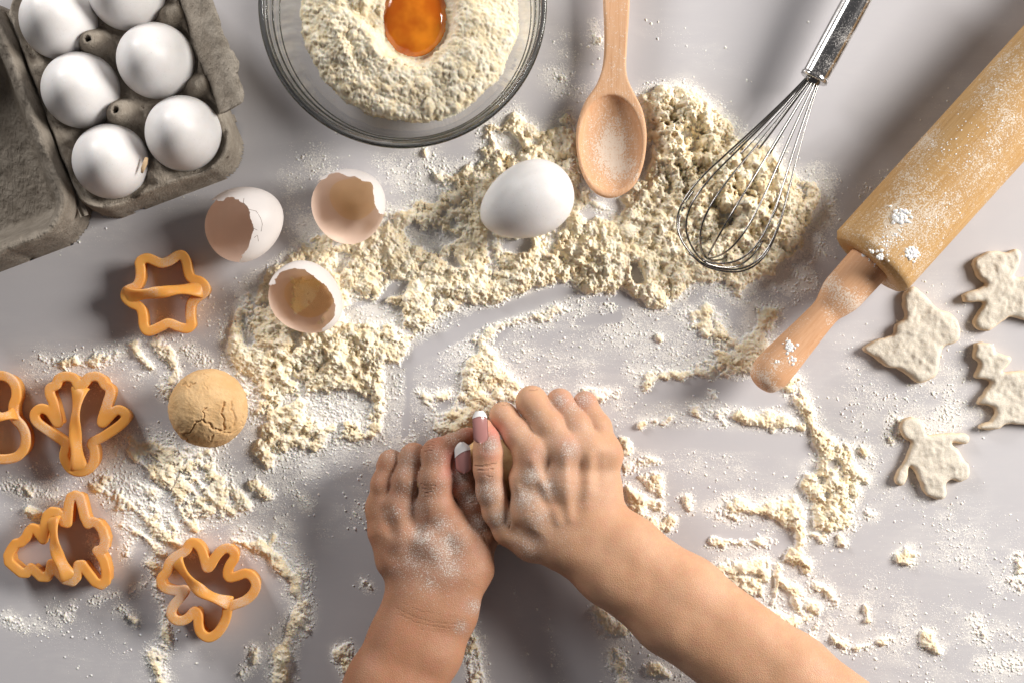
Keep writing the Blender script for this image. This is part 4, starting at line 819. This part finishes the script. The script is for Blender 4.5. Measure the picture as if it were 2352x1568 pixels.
V, F = along(b0, hd, [(.1, -14), (17, -14), (18, -3), (18, 0)]); mk('wire_socket', V, F, M['wire'], whisk)

# ---------------------------------------------------------------- rolling pin
PZ = 102.0; e0 = U(1996, 606, PZ); far = U(2352+130, 60, PZ); pd = far-e0; pd[2] = 0; 
pd = np.array([.672, .740, 0]); pd /= np.linalg.norm(pd)
an = math.atan2(pd[1], pd[0]); pin = empty('rolling_pin', (e0[0], e0[1], 0), 'wooden rolling pin dusted with flour, lying slantwise at the right', 'rolling pin', rot=(0, 0, an))
def lx(prof, n=96): V, F = lathe(prof, n, 'x'); V = V.copy(); V[:, 2] += PZ; return V, F
xs_ = list(np.linspace(10, 900, 60)); V, F = lx([(44, 20), (44, 2), (60, -3), (84, -3), (92, 0), (98, 8)]+[(101.0, x) for x in xs_]+[(98, 910), (40, 918), (40, 900)], 128)
V[:, 2] -= 0; dn = np.clip(.42+.5*vnoise3(V, 90, 3)+.25*np.exp(-((V[:, 0]-60)/70)**2-((V[:, 1]-30)/30)**2), 0, 1)
mk('barrel', V, F, M['pin'], pin, org=(0, 0, 0), local=True, attrs={'dust': dn})
hp = catmull([(49, 12, 0), (49, -20, 0), (48, -60, 0), (47, -92, 0), (40, -118, 0), (33, -140, 0), (33, -165, 0), (36, -210, 0), (40, -260, 0), (43.5, -305, 0), (43, -330, 0), (36, -352, 0), (26, -362, 0), (10, -367, 0), (.1, -368, 0)], False, 5)[:, :2]
V, F = lx([tuple(q) for q in hp], 80); dn = np.clip(.25+.4*vnoise3(V, 40, 4)+1.0*np.exp(-((V[:, 0]+98)/30)**2)*(V[:, 2] > PZ)+.9*np.exp(-((V[:, 0]+352)/18)**2)+.5*np.exp(-((V[:, 0]+290)/30)**2-((V[:, 1])/18)**2), 0, 1.2)
mk('handle', V, F[:, ::-1], M['pinh'], pin, org=(0, 0, 0), local=True, attrs={'dust': dn})
# clumps of flour stuck on the pin
Vs, Fs = [], []; r_ = np.random.default_rng(8); ico, icf = lathe([(0.01, -1), (.8, -.6), (1, 0), (.8, .6), (.01, 1)], 7)
def clump(cx, cy, rr, n, s0, s1):
    for _ in range(n):
        a, b = r_.normal(0, rr, 2); q = U(cx+a, cy+b, PZ+95); w = q-e0; lx_ = w[0]*pd[0]+w[1]*pd[1]; ly = -w[0]*pd[1]+w[1]*pd[0]; R0 = 101 if lx_ > 0 else float(np.interp(lx_, hp[::-1, 1], hp[::-1, 0]))
        if abs(ly) > R0*.9: continue
        s = r_.uniform(s0, s1); k = len(Vs)*len(ico); z = PZ+math.sqrt(R0*R0-ly*ly)-.4
        Vs.append(ico*[s*r_.uniform(.7, 1.5), s*r_.uniform(.7, 1.5), s*.5]+[q[0], q[1], z]); Fs.extend([[i+k for i in f] for f in icf])
for a in ((2072, 497, 9, 60, 1.5, 5), (2094, 582, 8, 55, 1.5, 5), (2062, 505, 6, 12, 4, 7), (2096, 585, 5, 9, 4, 6), (2020, 590, 7, 22, 1.5, 4), (2000, 583, 3, 10, 2, 4), (2040, 560, 14, 30, 1, 2.5), (2060, 540, 10, 30, 1, 2.5), (2150, 500, 30, 60, .8, 2), (2250, 250, 50, 90, .8, 2), (2180, 350, 40, 70, .8, 2), (1826, 794, 6, 40, 1.5, 4.5), (1833, 825, 4, 16, 1.5, 3.5), (1796, 830, 2, 5, 2, 3), (1930, 520, 10, 16, 1, 3), (2290, 130, 20, 40, 1, 3)): clump(*a)
tag(mk('flour_clumps', np.concatenate(Vs), Fs, M['flour'], attrs={'thick': np.full(sum(len(v) for v in Vs), 1.5)}), 'white clumps of flour stuck on the wooden rolling pin', 'flour', kind='stuff')
# ---------------------------------------------------------------- hands and forearms, each one continuous skin
def J(cx, cy, z, k=K1): x, y = tr([(cx, cy)], k)[0]; return U(x, y, z)
class Field:
    def __init__(s, lo, hi, g):
        s.g = g; s.lo = np.array(lo, float); s.n = np.ceil((np.array(hi)-lo)/g).astype(int); s.ax = [(s.lo[i]+np.arange(s.n[i])*g).astype(np.float32) for i in range(3)]
    def new(s): return np.full(tuple(s.n), 60., np.float32)
    def sl(s, a, b, m):
        lo = np.minimum(a, b)-m; hi = np.maximum(a, b)+m; i0 = np.clip(((lo-s.lo)/s.g).astype(int), 0, s.n-1); i1 = np.clip(((hi-s.lo)/s.g).astype(int)+2, 1, s.n); return tuple(slice(x, max(y, x+1)) for x, y in zip(i0, i1))
    def cone(s, F, a, b, ra, rb, k=12, zs=1.0):
        sl = s.sl(a, b, max(ra, rb)+k+60); X = s.ax[0][sl[0]][:, None, None]; Y = s.ax[1][sl[1]][None, :, None]; Z = s.ax[2][sl[2]][None, None]
        e = (b-a); L = float(e@e)+1e-6; px, py, pz = X-a[0], Y-a[1], Z-a[2]; t = np.clip((px*e[0]+py*e[1]+pz*e[2])/L, 0, 1).astype(np.float32)
        d = np.sqrt((px-t*e[0])**2+(py-t*e[1])**2+((pz-t*e[2])/zs)**2)-(ra+(rb-ra)*t); F[sl] = smin(F[sl], d, k)
    def chain(s, F, pts, k=12, zs=1.0):
        for p, q in zip(pts[:-1], pts[1:]): s.cone(F, p[0], q[0], p[1], q[1], k, zs)
def pt(cx, cy, z, r, k=K1): return (J(cx, cy, z, k), r*k[2]*(H-z)/H)
def build_arm(parent, name, palm, fingers, arm, bumps, lo, hi, mat, dustp, redp, creases, dents=(), g=2.8, arm_w=38):
    f = Field(lo, hi, g); F = f.new()
    for ch in palm: f.chain(F, [pt(*p) for p in ch], k=26)
    A = [(U(x, y, z), r) for x, y, z, r in arm]
    for (a, ra), (b, rb) in zip(A[:-1], A[1:]):
        dv = (b-a)/np.linalg.norm(b-a); sd = np.cross(dv, [0, 0, 1]); sd /= np.linalg.norm(sd)
        for sg in (-1, 0, 1): f.cone(F, a+sd*sg*arm_w, b+sd*sg*arm_w, ra, rb, k=30)
    P = F.copy(); out = F
    for ch, kb, sig in fingers:
        Gf = f.new(); pp = [pt(*p) for p in ch]; f.chain(Gf, pp, k=13); base = pp[-1][0]
        m = Gf < 40; ii = np.nonzero(m); d2_ = (f.ax[0][ii[0]]-base[0])**2+(f.ax[1][ii[1]]-base[1])**2+(f.ax[2][ii[2]]-base[2])**2
        kk = 3.0+kb*np.exp(-d2_/(2*sig*sig)); v = smin(P[ii], Gf[ii], kk); out[ii] = smin(out[ii], v, 2.0)
    for cx, cy, z, r, k in bumps: p, rr = pt(cx, cy, z, r); f.cone(out, p, p+[.1, 0, 0], rr, rr, k)
    for a, b, r, k in dents:                                     # soft grooves pressed into the skin
        a_, b_ = J(*a), J(*b); sl = f.sl(a_, b_, k*2.2); X = f.ax[0][sl[0]][:, None, None]; Y = f.ax[1][sl[1]][None, :, None]; Z = f.ax[2][sl[2]][None, None]; e = b_-a_; L = float(e@e)+1e-6
        t = np.clip(((X-a_[0])*e[0]+(Y-a_[1])*e[1]+(Z-a_[2])*e[2])/L, 0, 1); q = ((X-a_[0]-t*e[0])**2+(Y-a_[1]-t*e[1])**2+((Z-a_[2]-t*e[2])*.6)**2)/k**2
        w_ = np.clip(1-q/4.8, 0, 1)**2; out[sl] = out[sl]+(r*np.exp(-q)*w_).astype(np.float32)
    V, Fc = nets(out, f.lo, g); fz = H/(H-V[:, 2]); px = V[:, 0]*fz+1176; py = -V[:, 1]*fz+784
    du = np.zeros(len(V))
    for cx, cy, r, v in dustp: x, y = tr([(cx, cy)], K1)[0]; du = np.maximum(du, v*np.exp(-((px-x)**2+(py-y)**2)/(r*.3125)**2))
    rd = np.zeros(len(V))
    for cx, cy, r, v in redp: x, y = tr([(cx, cy)], K1)[0]; rd = np.maximum(rd, v*np.exp(-((px-x)**2+(py-y)**2)/(r*.3125)**2))
    up = V[:, 2] > 60; cr = np.zeros(len(V))
    for Pl, k, w_ in creases: q = tr(Pl, k); near = up & (px > min(a[0] for a in q)-8) & (px < max(a[0] for a in q)+8) & (py > min(a[1] for a in q)-8) & (py < max(a[1] for a in q)+8); d = lined(px[near]+1.2*vnoise3(V[near], 7, 1), py[near]+1.2*vnoise3(V[near], 7, 2), q); cr[near] = np.maximum(cr[near], np.exp(-(d/w_)**2)*(.3 if k is K2 else .8))
    # fine anatomy: gentle unevenness of the skin
    V[:, 2] += .8*vnoise3(V, 30, 4)
    o = mk(name, V, Fc, mat, parent, attrs={'dust': np.clip(du, 0, 1), 'red': np.clip(rd, 0, 1), 'crease': np.clip(cr, 0, 1)}); print(name, len(V)); return o
def nail(parent, base, tip, half, zb, zt, arch, tilt, split=.68, slant=0.0, pinch=.25):
    b = J(*base, zb); t = J(*tip, zt); d = t-b; L = np.linalg.norm(d); d /= L; s_ = np.cross(d, [0, 0, 1]); s_ /= np.linalg.norm(s_); up = np.cross(s_, d); hw = half*.3125
    def part(a0, a1, nm, mat, par, lift):
        n, m = 26, 15; V = []
        for i in range(n):
            for j in range(m):
                q = -1+2*j/(m-1); s0 = a0+(slant*q if a0 > .05 else 0)-(0.10*(1-q*q) if 0 else 0)+(.07*(1-q*q) if a0 > .05 else 0); s1 = a1+(slant*q if a1 < .95 else 0)+(.07*(1-q*q) if a1 < .95 else 0); s = s0+(s1-s0)*i/(n-1)
                wv = hw*(math.sqrt(max(0, 1-(1-min(s/.2, 1))**2))*(1-pinch*max(0, (s-.75)/.25)**2)+.02); 
                V.append(b+d*L*s+s_*wv*q+up*(arch*(1-q*q)**.8+3+lift+3.5*math.sin(math.pi*min(s, 1)))+np.array([0, 0, tilt*q]))
        V = np.array(V); lo = V-up*1.6; k = n*m; F = [list(x) for x in grid_faces(n, m)]+[[y+k for y in x][::-1] for x in grid_faces(n, m)]
        per = [j for j in range(m)]+[i*m+m-1 for i in range(1, n)]+[(n-1)*m+j for j in range(m-2, -1, -1)]+[i*m for i in range(n-2, 0, -1)]
        F += [[per[i], per[(i+1) % len(per)], per[(i+1) % len(per)]+k, per[i]+k][::-1] for i in range(len(per))]
        return mk(nm, np.concatenate([V, lo]), F, mat, par)
    o = part(0, split, 'fingernail', M['nail'], parent, 0); part(split, 1, 'nail_tip', M['nailtip'], o, 1.3); return o
person = empty('person', U(1180, 1300, 0), 'bare forearms and hands with french manicured nails kneading dough on the table', 'person')
# ---- right hand (from the lower right)
palm = [[(1330,600,150,92), (1290,800,150,120), (1330,1050,146,150), (1480,1240,140,170)],
        [(1560,590,158,95), (1530,850,155,140), (1600,1200,142,170)],
        [(1750,610,152,92), (1720,900,146,135), (1750,1150,140,150)],
        [(1875,650,136,90), (1850,900,130,120), (1840,1130,130,140)],
        [(1200,1180,125,105), (1330,1270,130,120), (1560,1330,135,120)], [(1400,900,100,180), (1600,1150,100,200)], [(1442,600,138,84), (1450,700,140,94)], [(1668,570,136,80), (1665,700,136,92)], [(1818,590,122,74), (1805,700,122,84)], [(1700,850,90,190), (1700,1100,95,200)]]
fing = [([(1150,430,40,80), (1105,375,80,84), (1112,348,122,94), (1222,490,138,108), (1335,640,146,112)], 34, 50),
        ([(1330,330,30,85), (1310,250,75,95), (1322,245,122,110), (1450,430,142,114), (1570,640,150,112)], 34, 50),
        ([(1530,360,30,78), (1505,280,70,84), (1528,245,112,90), (1650,430,134,102), (1760,640,146,104)], 34, 50),
        ([(1720,370,25,70), (1700,290,55,76), (1712,258,92,82), (1808,430,114,94), (1875,640,130,96)], 34, 50),
        ([(965,430,150,66), (992,520,152,88), (1000,620,152,104), (1000,740,150,102), (1020,900,142,103), (1066,1050,132,103), (1150,1190,124,108), (1330,1280,125,120)], 34, 46)]
arm = [(1338,1222,134,62), (1420,1285,142,64), (1560,1390,160,72), (1800,1570,205,74), (2000,1720,240,76)]
bumps = [(1325,610,156,70,40), (1562,590,166,66,40), (1755,600,158,62,36), (1862,600,144,66,36)]
dents = [((1450,720,184), (1480,980,190), 6, 22), ((1665,720,184), (1690,960,186), 3, 20), ((1800,660,174), (1790,860,172), 3, 16), ((1200,760,180), (1290,880,184), 6, 22), ((1330,680,195), (1520,1120,198), -4, 15), ((1570,640,200), (1600,1100,200), -3.5, 14), ((1750,640,188), (1720,1000,188), -3, 13), ((1230,1180,168), (1330,1260,168), 5, 24)]
cr = [([(905,716),(960,722),(1010,712),(1060,695)], K1, 1.6), ([(925,745),(990,752),(1040,735)], K1, .9), ([(1150,1010),(1165,1100),(1160,1180)], K1, 1.3), ([(1100,270),(1150,262),(1185,275)], K1, .9), ([(1300,160),(1360,155)], K1, .8),
      ([(990,790),(1010,800),(1030,790)], K1, .9), ([(1290,1050),(1330,1060)], K1, .6)]
HR = build_arm(person, 'arm', palm, fing, arm, bumps, (-110, -930, 0), (820, -60, 330), M['skin'],
    [(1320,790,110,.95), (1280,950,150,.9), (1440,880,120,.9), (1560,900,120,.55), (1600,600,110,.85), (1500,500,130,.5), (1300,1280,200,.65), (1360,1100,160,.7), (1520,240,90,.8), (1700,230,90,.8), (1330,350,120,.5), (1620,300,120,.6), (1000,900,150,.85), (1020,560,90,.9), (1080,1100,120,.8), (1700,900,220,.4), (1850,700,160,.35), (1120,330,90,.4), (1450,750,420,.5), (1300,450,260,.45), (1650,450,260,.45), (1500,1150,300,.4)],
    [(1040,480,95,.9), (1010,620,90,.5), (1000,800,130,.25), (1560,230,80,.35), (1720,230,80,.4), (1600,560,90,.3), (1330,640,80,.25)], cr, dents)
nail(HR, (950, 548), (937, 308), 51, 186, 191, 7.5, -5, split=.77, pinch=.55)
# ---- left hand (from the bottom)
palm = [[(205,1020,86,92), (255,1200,96,120), (330,1400,104,140), (470,1560,110,140)],
        [(345,1060,108,96), (400,1250,118,125), (560,1500,116,150)],
        [(612,1050,122,112), (600,1250,126,150), (640,1500,118,160)],
        [(735,1080,112,90), (780,1250,112,120), (800,1480,112,140)],
        [(880,1330,96,110), (900,1480,102,125), (800,1640,112,140)], [(400,1200,70,190), (650,1250,70,220), (700,1500,80,220)], [(262,1040,84,84), (280,1150,90,90)], [(478,1040,104,92), (490,1150,108,100)]]
fing = [([(300,760,18,70), (262,720,40,76), (286,690,84,86), (238,850,92,94), (212,1040,88,96)], 30, 46),
        ([(470,760,20,70), (430,680,45,82), (452,648,98,94), (405,830,112,102), (352,1050,108,106)], 30, 46),
        ([(905,478,104,42), (835,500,112,56), (735,560,122,76), (625,622,126,104), (612,820,132,116), (616,1050,120,118)], 30, 46),
        ([(330,900,20,60), (250,800,30,64), (262,800,50,70), (250,1050,70,80)], 20, 30),
        ([(808,600,110,52), (792,660,112,74), (788,750,110,84), (818,870,106,88), (878,1000,100,92), (925,1120,92,94), (960,1260,88,104), (890,1400,95,120)], 32, 48)]
arm = [(1000,1330,102,60), (990,1395,112,62), (955,1480,128,64), (905,1580,148,66), (800,1790,185,68)]
bumps = [(325,1050,112,72,40), (605,1020,134,78,40)]
dents = [((250,1060,140), (300,1200,145), 6, 18), ((470,1020,160), (480,1180,160), 9, 20), ((590,1190,168), (700,1300,160), 8, 24)]
cr = [([(540,570),(575,560),(615,572)], K1, 1.1), ([(530,590),(580,583),(610,590)], K1, .8), ([(535,610),(590,605)], K1, .8), ([(545,548),(600,543)], K1, .9), ([(290,600),(330,592),(370,600)], K1, .9), ([(430,560),(480,548),(520,555)], K1, .9),
      ([(510,850),(560,865),(610,860)], K1, .7), ([(515,880),(570,895),(600,880)], K1, .7), ([(505,905),(560,920),(600,905)], K1, .7), ([(530,940),(580,950)], K1, .6), ([(830,978),(870,985),(905,985)], K1, 1.2), ([(700,540),(740,520),(800,510)], K1, .7),
      ([(945,1180),(990,1290),(1010,1330)], K1, 1.0), ([(385,940),(500,1000),(640,1040),(800,1060),(900,1030)], K2, 1.1), ([(400,985),(520,1040),(660,1075),(780,1085)], K2, .9), ([(430,905),(560,960),(700,985)], K2, .7), ([(560,1090),(700,1120),(820,1110)], K2, .6)]
HL = build_arm(person, 'arm', palm, fing, arm, bumps, (-470, -1060, 0), (20, -150, 270), M['shaded_skin'],
    [(520,1230,120,1.05), (640,1150,120,.75), (720,1300,150,.9), (600,1350,180,.8), (460,1400,170,.7), (700,1450,160,.8), (560,1560,140,.6), (300,1060,120,.6), (480,1020,140,.65), (420,700,180,.6), (620,650,120,.55), (800,800,100,.9), (860,950,110,.9), (930,1130,120,.8), (330,1480,120,.5), (290,640,90,.6), (760,480,120,.6), (900,1750,90,.7), (800,1900,70,.7), (650,850,120,.45), (450,900,380,.5), (550,1350,380,.62)],
    [(745,660,80,.9), (740,760,80,.8), (780,860,90,.5), (860,470,60,.5), (620,570,70,.3), (840,900,120,.2)], cr, dents)
nail(HL, (822, 768), (808, 535), 56, 139, 144, 7.5, 4, split=.62, slant=.12, pinch=.85)
# dough held in the fists
def lump(c, r3, name, mat, lab=None, cat=None, par=None, seed=1, amp=.06):
    n, m = 64, 40; th = np.linspace(0, 2*math.pi, n, endpoint=False); ph = np.linspace(0, math.pi, m); T, Ph = np.meshgrid(th, ph, indexing='ij'); D = np.stack([np.sin(Ph)*np.cos(T), np.sin(Ph)*np.sin(T), -np.cos(Ph)], -1)
    W = D*(1+amp*vnoise3(D, .5, seed)+amp*.4*vnoise3(D, .2, seed+1))[..., None]*np.array(r3)+c; W[..., 2] = np.maximum(W[..., 2], .3); o = mk(name, W.reshape(-1, 3), grid_faces(n, m, wrap_u=True), mat, par)
    return tag(o, lab, cat) if lab else o
lump(U(1125, 1130, 52), (85, 125, 52), 'dough', M['dough'], 'piece of tan dough squeezed between the two hands', 'dough', seed=4)
lump(U(898.5, 1110, 112), (4, 9, 5), 'dough_bit', M['dough'], 'yellow bit of dough stuck between the outer fingers of the left hand', 'dough bit', seed=5)
lump(U(961, 1110, 132), (4, 10, 5), 'dough_bit', M['dough'], 'yellow bit of dough stuck between the middle and index fingers of the left hand', 'dough bit', seed=6)
print('done', len(bpy.data.objects))
